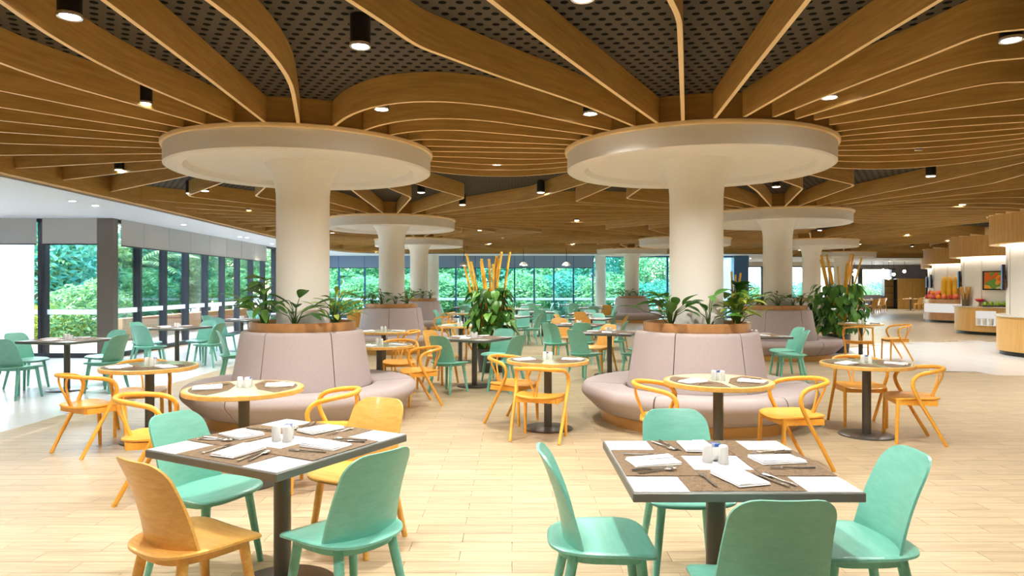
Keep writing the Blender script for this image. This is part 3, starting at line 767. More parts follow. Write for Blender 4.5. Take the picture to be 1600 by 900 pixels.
shell_chair(4.50, 11.25, -.97, .2, 'mint', 'mint shell chair, nearer one of two, at the square table beside the sunlit bench', GM)
shell_chair(4.72, 12.0, -.97, -.1, 'mint', 'mint shell chair, further one of two, at the square table beside the sunlit bench', GM)
sq(-5.0, 16.9, math.radians(10), ('square grey table behind the lily column', 'the square table behind the lily column'), 0, 'yy')
sq(-4.5, 20, math.radians(10), ('square grey table further behind the lily column', 'the second square table behind the lily column'), 0, 'yyyy')
# window side
sq(-6.62, 10.35, math.radians(-14), ('square grey table nearest the sunlit corner of the windows', 'the square table at the window corner'), 1, 'm mm'.replace(' ', 'm'), .74)
sq(-6.5, 13.5, math.radians(-14), ('square grey table second along the window wall', 'the second window table'), 1, 'mmmm', .72)
sq(-6.45, 16.6, math.radians(-14), ('square grey table third along the window wall', 'the third window table'), 1, 'mmmm', .72)
sq(-6.6, 19.9, math.radians(-14), ('square grey table fourth along the window wall', 'the fourth window table'), 0, 'mmmm', .72)
shell_chair(-4.45, 11.2, .88, .47, 'mint', 'lone mint shell chair side-on beside the lily bench, on the pale tiles', GM)
for i in range(5):
    sq(*((3.6, 27.4), (7.4, 31.0), (8.2, 28.0), (10.3, 29.6), (8.3, 25.6))[i], 0, (f'distant square table {["before", "beside", "behind", "past", "beyond"][i]} the far white columns', f'the distant square table {["before", "beside", "behind", "past", "beyond"][i]} the far columns'), 0, ['ym', 'yy', 'my', 'yy', 'ym'][i])
# lounge end
for i, (x, y, cs) in enumerate(((20.0, 39.5, 'yyyy'), (21.6, 41.8, 'yyyy'), (25.2, 44.0, 'y  y'))):
    sq(x, y, .2, (f'round wood-edged table {["under the globe lamps", "behind the globe lamps", "by the wooden cabinet"][i]}', f'the lounge table {["under the globe lamps", "behind the globe lamps", "by the wooden cabinet"][i]}'), 0, [c if c != ' ' else None for c in cs], kind='r')

# ------------------------------------------------------------------ windows
def opening(name, p0, p1, stops, z0, z1, blind=True, fin=.15, fw=.06, mat='frame', band_z=.95, zb=2.42, skip_frost=False, blind_to=99, gm='glass', bm='blind'):
    """Glazed wall from p0 to p1; stops are distances along it where posts stand."""
    p0, p1 = Vector(p0), Vector(p1); d = (p1-p0); L = d.length; rz = math.atan2(d.y, d.x)
    t = ob(name, mk('sill', J(box(L, .16, .1, L/2, 0, .05), box(L, .12, .07, L/2, 0, z1-.035)), mat), None, (p0.x, p0.y, 0), rz); t['kind'] = 'structure'
    for s in stops: ob('mullion', mk('mullion', box(fw, fin, z1-z0, s, 0, (z0+z1)/2), mat), t)
    ss = sorted([0]+list(stops)+[L])
    for a, b in zip(ss, ss[1:]):
        if b-a < .2: continue
        ob('pane', mk('pane', box(b-a-.01, .012, z1-z0-.1, (a+b)/2, 0, (z0+z1)/2), gm), t)
        if not skip_frost: ob('frosted_band', mk('frosted_band', box(b-a-fw, .004, .11, (a+b)/2, -.012, band_z), 'frost'), t)
        if blind and a < blind_to:
            bl = ob('roller_blind', mk('roller_blind', box(b-a-.03, .012, z1-zb, (a+b)/2, -.14, (z1+zb)/2), bm), t)
            ob('hem_bar', mk('hem_bar', box(b-a-.03, .02, .025, (a+b)/2, -.14, zb), 'frame'), bl)
    return t
opening('window_1', (-12.2, 15.05), (-8.75, 15.05), [.12, 2.02, 2.12], .05, 3.0, band_z=.985, zb=2.44)
post = struct('trim_2', J(box(.34, .2, 3.0, -8.72, 15.0, 1.5)), 'post')
WL = [1.0+i*1.27 for i in range(13)]
opening('window_2', (-8.66, 15.15), (-9.25, 33.5), WL, .05, 3.0, fin=.17, fw=.08, band_z=1.0, blind_to=9.6)
WF = [1.25*i+1.0 for i in range(4)]
wf = []; s = .9
while s < 13.2: wf.append(s); s += .945 if s > 4.5 else 1.25
opening('window_3', (-9.25, 33.6), (4.0, 33.6), wf, .05, 3.0, fin=.12, fw=.07, mat='bluepost', band_z=.92, gm='glassb', bm='blind_skylit')
opening('window_4', (4.5, 33.6), (10.7, 33.6), [1.5, 3.0, 4.5], .05, 3.0, blind=False, fin=.12, fw=.08, mat='bluepost', band_z=.92, gm='glassb', bm='blind_skylit')
for i, (x, y, r) in enumerate(((-3.75, 32.4, .34), (4.25, 33.4, .25), (-9.3, 33.6, .2))):
    struct(f'trim_{3+i}', disc(r, 0, 3.0, 28, x, y), 'white', None, True)
struct('trim_6', box(.7, .5, 3.0, 11.0, 33.6, 1.5), 'bluepost')
struct('trim_7', box(.5, 8.6, 3.0, 11.1, 38, 1.5), 'greywall')
opening('window_5', (11.3, 42.3), (20.4, 42.3), [1.3, 2.6, 3.9, 5.4, 6.7, 8.0], .75, 2.75, blind=False, fw=.16, mat='bluepost', band_z=1.0, skip_frost=True)
struct('wall_far', J(box(9.2, .3, .75, 15.9, 42.4, .375), box(9.2, .3, .3, 15.9, 42.4, 2.9)), 'white')
opening('window_6', (20.6, 47.6), (26.2, 47.6), [.15, 2.6, 3.2], .95, 2.75, blind=False, fw=.32, mat='frame', band_z=1.0, skip_frost=True)
struct('wall_lounge', J(box(7, .3, .95, 23.4, 47.7, .475), box(7, .3, .3, 23.4, 47.7, 2.9)), 'greywall')
struct('wall_lounge_side', box(.3, 5.4, 3, 20.5, 45, 1.5), 'white')
cab = root('lounge_cabinet', 'tall wooden wall cabinet at the far end of the lounge', 'cabinet', (27.05, 47.2, 0))
ob('carcass', mk('carcass', box(2.0, .5, 2.05, 0, 0, 1.025), 'cab'), cab)
for i in range(2): ob('door', mk('door', box(.66, .03, 1.6, -.34+.68*i, -.265, .84), 'cab'), cab)
for i in range(2): ob('panel', mk('panel', box(.68, .03, .3, -.34+.68*i, -.265, 1.84), 'cab'), cab)
shl = root('open_shelves', 'dark open shelves with wooden backs beside the tall wooden cabinet', 'shelf', (25.6, 47.2, 0))
ob('back_panel', mk('back_panel', box(.8, .04, 2.0, 0, .2, 1), 'cab'), shl)
for i in range(5): ob('shelf', mk('shelf', box(.84, .4, .03, 0, 0, .15+i*.46), 'frame'), shl)
for i in (-1, 1): ob('upright', mk('upright', box(.04, .4, 2.05, i*.41, 0, 1.02), 'frame'), shl)
struct('wall_end', box(8, .3, 3.4, 30, 47.8, 1.7), 'greywall')
sh2 = root('slim_shelves', 'slim grey shelving at the end of the buffet wall', 'shelf', (28.3, 46.6, 0))
for i in range(6): ob('shelf', mk('shelf', box(.9, .35, .04, 0, 0, .2+i*.42), 'frame'), sh2)
for i in (-1, 1): ob('upright', mk('upright', box(.04, .35, 2.4, i*.44, 0, 1.2), 'frame'), sh2)
# walls out of frame that close the hall
struct('wall_back', box(46, .2, 3.5, 5, -5, 1.75), 'white')
struct('wall_left', box(.2, 20, 3.5, -12.3, 5, 1.75), 'white')
rw = [(13, -5), (14.3, 12), (17.3, 19.5), (32, 49)]
for i in range(3):
    a, b = Vector(rw[i]), Vector(rw[i+1]); d = b-a
    struct(['wall_right', 'wall_right_middle', 'wall_right_far'][i], box(d.length, .2, 3.5, d.length/2, 0, 1.75), 'white', loc=(a.x, a.y, 0), rz=math.atan2(d.y, d.x))

# ------------------------------------------------------------------ buffet islands
def drum_mesh():
    V, Fc = [], []
    n = 288
    prof = []
    for i in range(n):
        a = 2*PI*i/n; r = 1.60 if i % 3 else 1.585
        V += [(r*math.cos(a), r*math.sin(a), 2.5), (r*math.cos(a), r*math.sin(a), ZC)]
    for i in range(n): j = (i+1) % n; Fc.append((2*i, 2*j, 2*j+1, 2*i+1))
    return V, Fc
drm = mk('wood_drum', drum_mesh(), 'slat'); lip = mk('drum_lip', lathe([(1.60, 2.5), (1.60, 2.485), (1.40, 2.485), (1.40, 2.52)], 72), 'rib_edge', True, None, 30)
under = mk('drum_soffit', lathe([(1.42, 2.56), (1.27, 2.56)], 72), 'white', True); cov = mk('cove_light', lathe([(1.40, 2.545), (1.34, 2.545)], 72), 'cove')
shaft2 = mk('shaft', lathe([(1.28, .9), (1.28, 2.6)], 72), 'white', True); toplip = mk('top_ring', lathe([(1.62, ZR0), (1.66, ZR0), (1.66, ZC)], 60), 'rib_edge', True, None, 30)
def counter_mesh(r, z0, z1, n=60, rib=0): return lathe([(r, z0), (r, z1)], n)
DL = {'d1': 'nearest buffet column with wooden slatted drum', 'd2': 'second buffet column with framed fruit picture and wooden drum', 'd3': 'third buffet column with wooden drum above the fruit display', 'd4': 'last buffet column with wooden drum toward the cabinet'}
COLS['d4'] = (23.6, 37.0, 1.62)
for k in ('d1', 'd2', 'd3', 'd4'):
    x, y, r = COLS[k]
    t = root('buffet_column', DL[k], 'column', (x, y, 0))
    for nm, me in (('wood_drum', drm), ('drum_lip', lip), ('drum_soffit', under), ('cove_light', cov), ('shaft', shaft2), ('top_ring', toplip)): ob(nm, me, t)
    th = math.atan2(-y, -x)
    for da in (-.05, .55, 1.15): ob('panel_seam', mk('panel_seam', box(.02, .012, 1.65, 1.28*math.cos(th-da), 1.28*math.sin(th-da), 1.7), 'seam'), t)
    a = th-1.46
    tv = root('wall_screen', {'d1': 'slim black menu screen on the nearest buffet column', 'd2': 'slim black menu screen on the second buffet column', 'd3': 'slim black menu screen on the third buffet column', 'd4': 'slim black menu screen on the last buffet column'}[k], 'screen', (x+1.33*math.cos(a), y+1.33*math.sin(a), 1.75), a+PI/2)
    ob('housing', mk('housing', bbox(.5, .06, .58, .01), 'dark'), tv)
    ob('display', mk('display', box(.45, .004, .53, 0, -.032, 0), 'screen'), tv)
    ob('bracket', mk('bracket', box(.1, .08, .1, 0, .06, 0), 'dark'), tv)
cw = mk('counter_body', counter_mesh(1.46, .1, .86), 'slat', True); ct = mk('worktop', lathe([(1.46, .86), (1.50, .865), (1.50, .90), (1.285, .90)], 72), 'stone', True, None, 30)
ck = mk('kick_plate', lathe([(1.40, 0), (1.40, .1)], 60), 'dark', True)
CLB = {'d1': 'curved wooden buffet counter with white top nearest the camera', 'd2': 'curved wooden buffet counter with white top and lit niche, carrying bowls'}
for k in ('d1', 'd2'):
    x, y, r = COLS[k]; t = root('buffet_counter', CLB[k], 'counter', (x, y, 0))
    ob('counter_body', cw, t); ob('worktop', ct, t); ob('kick_plate', ck, t)
    th = math.atan2(-y, -x)
    if k == 'd2':
        ob('lit_niche', mk('lit_niche', lathe([(1.463, .30), (1.463, .76)], 10, th-.60, th-.20), 'lit'), t)
        for q in range(3):
            aa = th-.52+q*.12; ob('dish_stack', mk('dish_stack', lathe([(0, .32), (.06, .32), (.07, .53), (0, .54)], 12), 'china', True), t, (1.5*math.cos(aa), 1.5*math.sin(aa), 0))
x, y, r = COLS['d3']
t = root('fruit_counter', 'round display counter with wooden bands and lit white middle, heaped with fruit', 'counter', (x, y, 0))
ob('lower_band', mk('lower_band', lathe([(1.60, .1), (1.60, .42)], 60), 'copper', True), t); ob('lit_band', mk('lit_band', lathe([(1.57, .42), (1.57, .80)], 60), 'lit', True), t)
ob('upper_band', mk('upper_band', lathe([(1.60, .80), (1.62, .81), (1.62, .98), (1.285, .98)], 60), 'copper', True, None, 30), t); ob('kick_plate', mk('kick_plate', lathe([(1.52, 0), (1.52, .1)], 48), 'dark', True), t)
FR = {'melon': plain('melon_flesh', srgb(236, 120, 84), .4), 'apple': plain('apple_skin', srgb(206, 60, 60), .3), 'orange': plain('orange_skin', srgb(244, 150, 40), .45), 'lime': plain('green_apple_skin', srgb(150, 190, 50), .3), 'pineapple': plain('pineapple_skin', srgb(240, 176, 40), .6, noise_amt=.3, scale=60)}
frm = {k: mk(k, sphere(.115 if k == 'melon' else .10, 0, 0, 0, 14, 9), m, True, None, 180) for k, m in FR.items()}
th = math.atan2(-y, -x)
i = 0
for ring_, zz, rr in ((11, 1.09, 1.55), (9, 1.09, 1.39), (9, 1.25, 1.47)):
    for q in range(ring_):
        a = th-1.15+1.5*q/(ring_-1)+.02*(i % 3); 
        if rr < 1.5 and -.75 < a-th < -.12: continue
        kind = ['melon', 'apple', 'orange', 'melon', 'apple'][(q+int(zz*9)) % 5]
        put(kind, frm[kind], x+rr*math.cos(a), y+rr*math.sin(a), zz, i, f'{kind} heaped on the round fruit display counter', 'fruit', kind+'s on the fruit counter'); i += 1
for q in range(3):
    a = th-.28-.16*q; t = root('pineapple_tower', f'tall golden carved fruit centrepiece, {["first", "middle", "last"][q]} of three above the fruit heap', 'centrepiece', (x+1.41*math.cos(a), y+1.41*math.sin(a), .98))
    ob('fruit', mk('fruit', lathe([(0, 0), (.08, .02), (.12, .4), (.10, .78), (.05, .95), (0, .97)], 16), FR['pineapple'], True, None, 60), t)
# food on second counter
x, y, r = COLS['d2']; th = math.atan2(-y, -x)
bowlm = mk('bowl', lathe([(0, 0), (.08, .004), (.13, .06), (.155, .08), (.145, .075), (.10, .02), (0, .016)], 24), plain('pink_bowl', srgb(214, 40, 110), .3), True, None, 60)
def onc(da, rr=1.40): return x+rr*math.cos(th-da), y+rr*math.sin(th-da)
bx, by = onc(.52, 1.44); st = root('cake_stand', 'magenta bowl on a brass foot on the second buffet counter', 'bowl', (bx, by, .9))
ob('foot', mk('foot', lathe([(0, 0), (.1, 0), (.03, .03), (.03, .13), (.08, .15), (0, .15)], 18), 'brass', True), st); ob('bowl', bowlm, st, (0, 0, .15))
for q in range(5):
    a = q*1.26; put('bread_roll', mk('bread_roll', sphere(.045, 0, 0, 0, 10, 7, .8), FR['orange'], True, None, 180), bx+.07*math.cos(a), by+.07*math.sin(a), 1.12, a, 'orange-brown roll in the magenta bowl', 'bread', 'rolls in the magenta bowl')
tr = root('apple_tray', 'dark tray lined with green apples on the second buffet counter', 'tray', (*onc(.18), .9), th)
ob('tray', mk('tray', bbox(.2, .8, .03, .01, 1, 0, 0, .015), 'dark'), tr)
for q in range(10):
    aa = th; lx, ly = (-.05 if q % 2 else .05), -.32+(q//2)*.16; X0, Y0 = onc(.18)
    put('green_apple', mk('green_apple', sphere(.065, 0, 0, 0, 12, 8), FR['lime'], True, None, 180), X0+lx*math.cos(aa)-ly*math.sin(aa), Y0+lx*math.sin(aa)+ly*math.cos(aa), .993, q, 'green apple in the row on the dark tray', 'fruit', 'green apples on the tray')
vx, vy = onc(.88, 1.44); va = root('bread_basket', 'tall woven basket filled with baguettes on the second buffet counter', 'basket', (vx, vy, .9))
ob('basket', mk('basket', lathe([(0, 0), (.10, 0), (.12, .4), (.11, .4), (.08, .02)], 20), 'woven', True), va)
for q in range(7):
    a = q*.9; ob('baguette', mk('baguette', tube([(.06*math.cos(a), .06*math.sin(a), .05), (.1*math.cos(a), .1*math.sin(a), .4), (.15*math.cos(a), .15*math.sin(a), .62)], [.03, .035, .02], 8), 'cab', True), va)
# framed picture on the second column
a = th-.25
pf = root('fruit_picture', 'black-framed colour photograph of oranges and leaves on the second buffet column', 'picture', (x+1.31*math.cos(a), y+1.31*math.sin(a), 1.72), a+PI/2)
pm, t_, b_ = newmat('fruit_print')
tc = t_.nodes.new('ShaderNodeTexCoord'); vo = t_.nodes.new('ShaderNodeTexVoronoi'); vo.inputs['Scale'].default_value = 7; t_.links.new(tc.outputs['Object'], vo.inputs['Vector'])
cr = t_.nodes.new('ShaderNodeValToRGB'); cr.color_ramp.interpolation = 'CONSTANT'
for e, (p_, c_) in zip([cr.color_ramp.elements[0], cr.color_ramp.elements[1]]+[cr.color_ramp.elements.new(v) for v in (.45, .62, .8)], ((0, srgb(240, 110, 30)), (.25, srgb(50, 120, 50)), (.45, srgb(250, 170, 50)), (.62, srgb(110, 160, 60)), (.8, srgb(230, 220, 170)))):
    e.position = p_; e.color = c_
sx_ = t_.nodes.new('ShaderNodeSeparateColor'); t_.links.new(vo.outputs['Color'], sx_.inputs[0]); t_.links.new(sx_.outputs[0], cr.inputs['Fac']); t_.links.new(cr.outputs[0], b_.inputs['Base Color'])
ob('print', mk('print', box(.58, .01, .52, 0, 0, 0), pm), pf)
ob('picture_frame', mk('picture_frame', J(box(.66, .04, .04, 0, 0, .28), box(.66, .04, .04, 0, 0, -.28), box(.04, .04, .6, -.31, 0, 0), box(.04, .04, .6, .31, 0, 0)), 'dark'), pf)

# ------------------------------------------------------------------ lamps
can_m = mk('can', J(disc(.068, .012, .215, 28)), 'dark', True, None, 40); trim_m = mk('trim_ring', lathe([(.069, .0), (.072, .004), (.072, .022), (.066, .022), (.056, .004), (.069, .0)], 28), 'chrome', True, None, 60)
lens_m = mk('lens', disc(.056, .006, .012, 24), 'lens')
LD = bpy.data.lights.new('spot', 'SPOT'); LD.energy = LAMP_W; LD.color = LAMP_COL; LD.spot_size = math.radians(146); LD.spot_blend = 1.0; LD.shadow_soft_size = .035
LN = {0: 'black can spotlight above the yellow chair corner of the ribs', 1: 'black can spotlight hanging clear below the perforated sheet', 2: 'black can spotlight tucked under the bow of the first curved rib', 3: 'black can spotlight between ribs, next to the nearer column ring', 4: 'black can spotlight peeping below the ribs over the open boards', 5: 'black can spotlight among the straight window-side ribs', 6: 'black can spotlight by the ring above the sunlit bench', 7: 'black can spotlight at the top of the perforated sheet'}
LP = [(-2.67, 4.2), (-1.03, 4.72), (-1.2, 6.4), (.74, 6.57), (3.3, 4.6), (-3.28, 6.2), (2.74, 6.0), (.4, 3.93), (-5.5, 9.75), (-5.65, 12.2), (-5.25, 11.9), (4.33, 11.4), (.5, 12.1), (-1.58, 12.1), (6.2, 10.3),
      (-.2, 9.3), (4.9, 8.4), (-4.9, 5.6), (-3.9, 2.4), (-.9, 1.9), (1.2, 1.8), (3.4, 2.2), (5.6, 3.6), (-5.4, 1.0), (8.4, 9.4), (8.9, 6.2)]  # includes unseen spots near the camera, added to light the front tables
for yy in (14.4, 17.6, 20.8, 24.0, 27.2, 30.4):
    for xx in (-5.6, -.6, 2.0, 8.6 if yy < 22 else 7.8): LP.append((xx+.4*math.sin(yy*3+xx), yy+.5*math.sin(xx*2)))
LP += [(9.2, 17), (10.8, 13.4), (13.2, 18.2), (11.5, 15.6), (15.4, 24.6), (10.6, 19), (12.5, 22), (13.5, 27), (16.4, 28.5), (13, 31.5)]  # includes spots added to brighten the buffet end and its pale tiles
for i, (x, y) in enumerate(LP):
    t = root('ceiling_spotlight', LN.get(i, 'black can spotlight among the ribs, some distant, some added as fill light'), 'lamp', (x, y, 3.165), 0, 'ceiling spotlights' if i in LN else 'distant ceiling spotlights')
    ob('can', can_m, t); ob('trim_ring', trim_m, t); ob('lens', lens_m, t)
    l = ob('spot', LD, t, (0, 0, -.012))
rec = mk('trim_ring', lathe([(.07, 0), (.072, -.006), (.052, -.006), (.05, 0)], 24), 'white', True); rl = mk('lens', disc(.05, -.004, 0, 20), 'lens')
LS = bpy.data.lights.new('soffit_spot', 'SPOT'); LS.energy = LAMP_W*.5; LS.color = (1, .93, .85); LS.spot_size = math.radians(110); LS.spot_blend = .6; LS.shadow_soft_size = .05
for (px, py) in ((113, 314), (149, 321), (287, 351), (375, 370), (386, 371), (425, 381)):
    X, Y = FP(px, py, SOF); t = root('recessed_downlight', 'small white recessed downlight in the pale soffit, mostly added to light the lounge', 'lamp', (X, Y, SOF), 0, 'recessed soffit downlights')
    ob('trim_ring', rec, t); ob('lens', rl, t); ob('spot', LS, t, (0, 0, -.02))
for X, Y in ((-9.5, 10), (-7.8, 6.5), (23, 43.5), (26.5, 44.5), (15, 39.5), (18.5, 40), (22, 40.5), (25, 42), (17, 37.5), (24, 46), (12.5, 36.5)):  # mostly lounge downlights, added to brighten its dark walls
    t = root('recessed_downlight', 'small white recessed downlight in the pale soffit, mostly added to light the lounge', 'lamp', (X, Y, SOF), 0, 'recessed soffit downlights')
    ob('trim_ring', rec, t); ob('lens', rl, t); ob('spot', LS, t, (0, 0, -.02))
dome = mk('shade', lathe([(.02, .16), (.09, .14), (.17, .06), (.19, 0), (.185, 0), (.16, .055), (.08, .13)], 24), 'white', True); bulb = mk('bulb', sphere(.06, 0, 0, .04, 12, 8), emitmat('bulb_glow', (1, .9, .75, 1), 12), True)
for i, px in enumerate((725, 818, 885)):
    Y = 30.5; X = (px-CX)/F*Y
    t = root('pendant_lamp', ['white dome pendant over the tables by the perimeter column', 'middle white dome pendant in front of the garden glass', 'white dome pendant nearest the white perimeter post'][i], 'lamp', (X, Y, 2.45), 0, 'dome pendants')
    ob('shade', dome, t); ob('bulb', bulb, t); ob('cord', mk('cord', tube([(0, 0, .15), (0, 0, .94)], .012, 6), 'dark'), t)
gl = mk('globe', sphere(.09, 0, 0, 0, 14, 9), emitmat('globe_glow', (1, .96, .9, 1), 5), True)
for i in range(8):
    X, Y, Z = 20.4+.42*i+.15*math.sin(i*5), 41.5+.6*math.sin(i*2.3), 2.25+.25*math.sin(i*1.9)
    t = root('globe_pendant', 'small white globe pendant in the cluster over the lounge tables', 'lamp', (X, Y, Z), 0, 'lounge globe pendants'); ob('globe', gl, t); ob('cord', mk('cord', tube([(0, 0, .08), (0, 0, SOF-Z)], .008, 5), 'dark'), t)

# ------------------------------------------------------------------ plants indoors
def leaf_mesh(name, L, Wd, droop, mat, n=6, heart=False):
    V, Fc = [], []
    for i in range(n+1):
        t = i/n; wv = Wd*math.sin(PI*min(1, t*.96+.04))**(.8 if not heart else .6)*(1 if not heart else (1.25-.7*t)); z = droop*t*t
        x = L*t
        V += [(x, -wv/2, -z+wv*.18), (x, 0, -z), (x, wv/2, -z+wv*.18)]
    for i in range(n):
        a = 3*i; Fc += [(a, a+1, a+4, a+3), (a+1, a+2, a+5, a+4)]
    return mk(name, (V, Fc), mat, True, None, 180)
LF = {'lily': leaf_mesh('leaf', .22, .095, .06, 'leafd'), 'fan': leaf_mesh('leaf', .24, .075, .10, 'leaf'), 'lime': leaf_mesh('leaf', .18, .05, .04, 'leafy'), 'heart': leaf_mesh('leaf', .13, .10, .05, 'leafd', 5, True), 'heart2': leaf_mesh('leaf', .15, .11, .06, 'leaf', 5, True)}
def lily(x, y, z, od, s, label, kind='lily', nl=11, spread=.75):
    t = root('potted_lily' if kind == 'lily' else 'potted_foliage_plant', label, 'plant', (x, y, z), 0); st = []
    for i in range(nl):
        a = od+2.1*(((i*.618) % 1)*2-1); el = random.uniform(.25, 1.0)*spread; hgt = s*random.uniform(.12, .34)*(1.15-el*.5); out = s*.3*el*random.uniform(.5, 1)
        tip = Vector((out*math.cos(a), out*math.sin(a), hgt)); st.append(tube([(0, 0, -.02), (tip.x*.4, tip.y*.4, hgt*.7), tuple(tip)], [.006*s, .005*s, .003*s], 5))
        ob('leaf', LF[kind], t, tuple(tip), rot=(random.uniform(-.3, .3), random.uniform(-.75, .15), a), sc=s*random.uniform(.75, 1.15))
    ob('stems', mk('stems', J(*st), 'stem', True), t); return t
def on_bench(k, ang, r=.47):
    x, y, _ = COLS[k]; a = math.radians(ang); return x+r*math.cos(a), y+r*math.sin(a), 1.10, a
lily(*on_bench('a', -84), 1.15, 'peace lily with broad dark leaves in the middle of the front bench planter', 'lily', 12)
lily(*on_bench('a', -140), 1.15, 'trailing dark-leaved plant at the window end of the front bench planter', 'fan', 16, 1.0)
lily(*on_bench('a', -25), 1.1, 'bushy lime-green plant at the aisle end of the front bench planter', 'lime', 34, .8)
lily(*on_bench('a', 170), 1.5, 'taller glossy green plant behind the front bench column', 'heart2', 16, .5)
lily(*on_bench('b', -88), 1.0, 'slender peace lily in the middle of the sunlit bench planter', 'lily', 9)
lily(*on_bench('b', -140), 1.25, 'spreading dark-leaved lily at the aisle end of the sunlit bench planter', 'lily', 18, 1.0)
lily(*on_bench('b', -30), 1.1, 'variegated lime plant at the buffet end of the sunlit bench planter', 'lime', 36, .8)
pl = lily(*on_bench('b', 10), 1.25, 'tall leafy plant with bamboo stakes rising behind the sunlit bench column', 'heart2', 24, .4)
for dx, dz in ((-.02, .62), (.03, .58), (.09, .6)): ob('bamboo_stake', mk('bamboo_stake', tube([(0, 0, 0), (dx, .02, dz)], .012, 8), 'bamboo', True), pl)
PLN = {'c': 'second', 'e': 'bamboo-side', 'd': 'third', 'h': 'farthest'}
for k, nm in PLN.items():
    for j, (an, kd) in enumerate(((-150, 'fan'), (-110, 'lime'), (-70, 'lily'), (-30, 'lime'))):
        lily(*on_bench(k, an), 1.0, f'{["ferny dark", "bushy lime", "broad-leaved", "pale variegated"][j]} plant in the planter of the {nm} bench', kd, 16 if kd != 'lily' else 9, .9)
def bamboo_stand(x, y, label, h, npole, nleaf, rad, tilt, seed, ls=1.0, low=.55):
    random.seed(seed)
    t = root('bamboo_planter', label, 'plant', (x, y, 0))
    ob('pot', mk('pot', lathe([(0, 0), (.22, 0), (.27, .42), (.25, .42), (.23, .38), (0, .38)], 28), 'potblack', True, None, 40), t)
    for i in range(npole):
        a = i*2.4; r0 = .14*random.random()**.5; tx, ty = tilt*random.uniform(-1, 1), tilt*random.uniform(-.4, .4); hh = h*random.uniform(.85, 1.02)
        p0 = (r0*math.cos(a), r0*math.sin(a), .36); p1 = (p0[0]*1.5+tx, p0[1]*1.5+ty, hh)
        pts = []; R = []
        for s_ in range(7):
            f = s_/6; q = tuple(p0[c]*(1-f)+p1[c]*f for c in range(3)); pts += [q, (q[0], q[1], q[2]+.012), (q[0], q[1], q[2]+.024)]; R += [.021, .026, .021]
        ob('bamboo_pole', mk('bamboo_pole', tube(pts, R, 8), 'bamboo', True, None, 60), t)
    for i in range(nleaf):
        z = low+(h*.72-low)*random.random(); a = random.uniform(0, 2*PI); f = 1-.35*abs((z-low)/(h*.72-low)-.35)
        r = rad*f*random.uniform(.45, 1)
        ob('leaf', LF['heart' if random.random() < .6 else 'heart2'], t, (r*math.cos(a), r*math.sin(a), z), rot=(random.uniform(-.4, .4), random.uniform(.2, 1.3), a+random.uniform(-.5, .5)), sc=ls*random.uniform(1.1, 1.9))
    vines = [tube(crom([(.1*math.cos(i), .1*math.sin(i), .38), (rad*.5*math.cos(i*1.7), rad*.5*math.sin(i*1.7), .9), (rad*.4*math.cos(i*2.1), rad*.4*math.sin(i*2.1), h*.7)], 4), .012, 5) for i in range(7)]
    ob('vines', mk('vines', J(*vines), 'stem', True), t)
bamboo_stand(-.38, 12.6, 'tall bamboo-pole planter thick with dark climbing leaves in the middle aisle', 2.12, 12, 280, .42, .36, 3, .85)
bamboo_stand(7.62, 16.25, 'tall bamboo-pole planter with bright climbing leaves beside the round bench', 2.25, 14, 290, .64, .5, 5)
random.seed(11)

# ------------------------------------------------------------------ garden outside
struct('ground', box(160, 160, .1, 0, 40, -.18), 'paving')
def cloud(name, n, rx, ry, rz, ls, mat, seed):
    rd = random.Random(seed); V, Fc = [], []
    for i in range(n):
        while True:
            p = Vector((rd.uniform(-1, 1), rd.uniform(-1, 1), rd.uniform(-1, 1)))
            if .3 < p.length < 1: break
        p = p.normalized()*p.length**.5
        k = 1+.28*noise.noise(p*2.2+Vector((seed, 0, 0)))
        c = Vector((p.x*rx*k, p.y*ry*k, p.z*rz*k))
        u = Vector((rd.gauss(0, 1), rd.gauss(0, 1), rd.gauss(0, .7))).normalized(); v_ = u.cross(Vector((rd.gauss(0, 1), rd.gauss(0, 1), rd.gauss(0, 1)))).normalized()
        l = ls*rd.uniform(.6, 1.4); b = len(V); V += [tuple(c-u*l), tuple(c+v_*l*.35), tuple(c+u*l), tuple(c-v_*l*.35)]; Fc.append((b, b+1, b+2, b+3))
    return mk(name, (V, Fc), mat)
CLD = [cloud('foliage', 6500, 1.5, 1.3, 1.5, .09, 'gard', 1), cloud('foliage', 6500, 1.4, 1.4, 1.7, .09, 'gard2', 2), cloud('foliage', 4000, 1.1, 1.1, .8, .08, 'gard3', 3), cloud('foliage', 6000, 1.5, 1.5, 1.2, .11, 'gard', 4)]
def palm():
    V, Fc = [], []
    for i in range(16):
        a = i*2.4; up = .25+.75*((i*7) % 16)/16
        for s_ in range(22):
            t = .12+.88*s_/21; r = 1.9*t; z = 1.5*up*t-1.25*t*t*(1.1-up*.5)
            for sd in (-1, 1):
                c = Vector((r*math.cos(a), r*math.sin(a), z)); sdv = Vector((-math.sin(a), math.cos(a), 0))*sd; l = .55*(1-t*.6); e = c+sdv*l*.8+Vector((math.cos(a), math.sin(a), 0))*l*.5-Vector((0, 0, l*.35)); wv = Vector((math.cos(a), math.sin(a), 0))*.05
                b = len(V); V += [tuple(c-wv), tuple(c+wv), tuple(e)]; Fc.append((b, b+1, b+2))
    return mk('fronds', (V, Fc), 'gard')
PALM = palm()
trunk = mk('trunk', tube([(0, 0, 0), (.05, .02, 1.2), (0, 0, 2.4)], [.14, .11, .09], 8), 'bark', True)
def tree(x, y, kind, s, z, label, group):
    t = root('garden_palm' if kind == 'p' else 'garden_tree', label, 'tree', (x, y, -.13), random.uniform(0, 6), group)
    ob('trunk', trunk, t, sc=(s, s, z/2.4))
    ob('fronds' if kind == 'p' else 'foliage', PALM if kind == 'p' else CLD[kind], t, (0, 0, z+(.0 if kind == 'p' else .2)), sc=s)['kind'] = 'stuff'
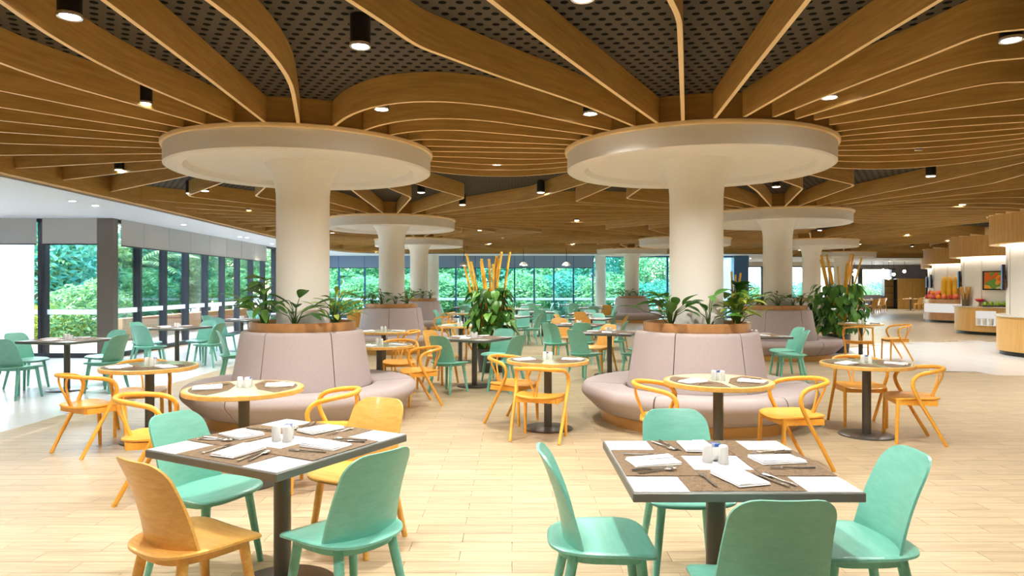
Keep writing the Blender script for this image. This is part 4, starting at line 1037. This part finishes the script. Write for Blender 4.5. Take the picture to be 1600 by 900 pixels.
def bush(x, y, kind, s, label, group):
    o = ob('garden_bush', CLD[kind], None, (x, y, s*.75-.13), random.uniform(0, 6), (s, s, s*.8)); tag(o, label, 'bush', group)
for i in range(12):
    bush(-11.5+i*1.75, 38.2+random.uniform(-.6, 1.2), random.choice((0, 1, 1, 2, 3)), random.uniform(.9, 1.35), 'rounded garden bush beyond the far glass wall', 'bushes beyond the far glass')
for i in range(14):
    k = random.choice((0, 1, 3, 'p', 0, 1)); tree(-14+i*1.72+random.uniform(-.5, .5), 42+random.uniform(-1.2, 2.5), k, random.uniform(1.1, 1.7), random.uniform(2.0, 3.0), 'palm beyond the far glass wall' if k == 'p' else 'leafy tree standing beyond the far glass wall', 'palms beyond the far glass' if k == 'p' else 'trees beyond the far glass')
for i in range(3, 18):
    k = random.choice((0, 1, 3, 'p', 0)); tree(-15.8+random.uniform(-1, .6), 17.5+i*1.25, k, random.uniform(1.0, 1.5), random.uniform(1.8, 2.7), 'palm beyond the window-side glass' if k == 'p' else 'leafy tree standing beyond the window-side glass', 'palms beyond the side glass' if k == 'p' else 'trees beyond the side glass')
for i in range(7):
    tree(-25+i*1.6, 25+random.uniform(-1, 1), random.choice((0, 3, 'p')), random.uniform(.65, .9), random.uniform(1.0, 1.6), 'leafy tree standing beyond the corner glass', 'trees beyond the corner glass')
for i in range(8):
    bush(-20+i*1.05, 20.6+random.uniform(-.5, .5), random.choice((0, 2, 3)), random.uniform(.7, 1.0), 'rounded garden bush beyond the corner glass', 'bushes beyond the corner glass')
for i in range(12):
    bush(13+i*1.6, 58+random.uniform(-1, 1), random.choice((1, 3)), 1.0, 'rounded green bush outside the lounge windows', 'bushes outside the lounge')
pool = tag(ob('garden_pool', mk('garden_pool', bbox(9, 3.2, .08, .02, 1, 0, 0, 0), 'water'), None, (-13.8, 17.6, -.1), .12), 'blue pool outside the window corner', 'pool')
tag(ob('low_terracotta_wall', mk('low_terracotta_wall', box(.35, 13, .75), 'terra'), None, (-11.2, 26.2, .24)), 'low terracotta garden wall outside the window-side glass', 'wall')
tag(ob('outdoor_column', mk('outdoor_column', disc(.43, -.13, 3.6, 32), 'white', True, None, 40), None, (-13.3, 18.6, 0)), 'round white column outside the window corner', 'column')
print('objects', len(bpy.data.objects))
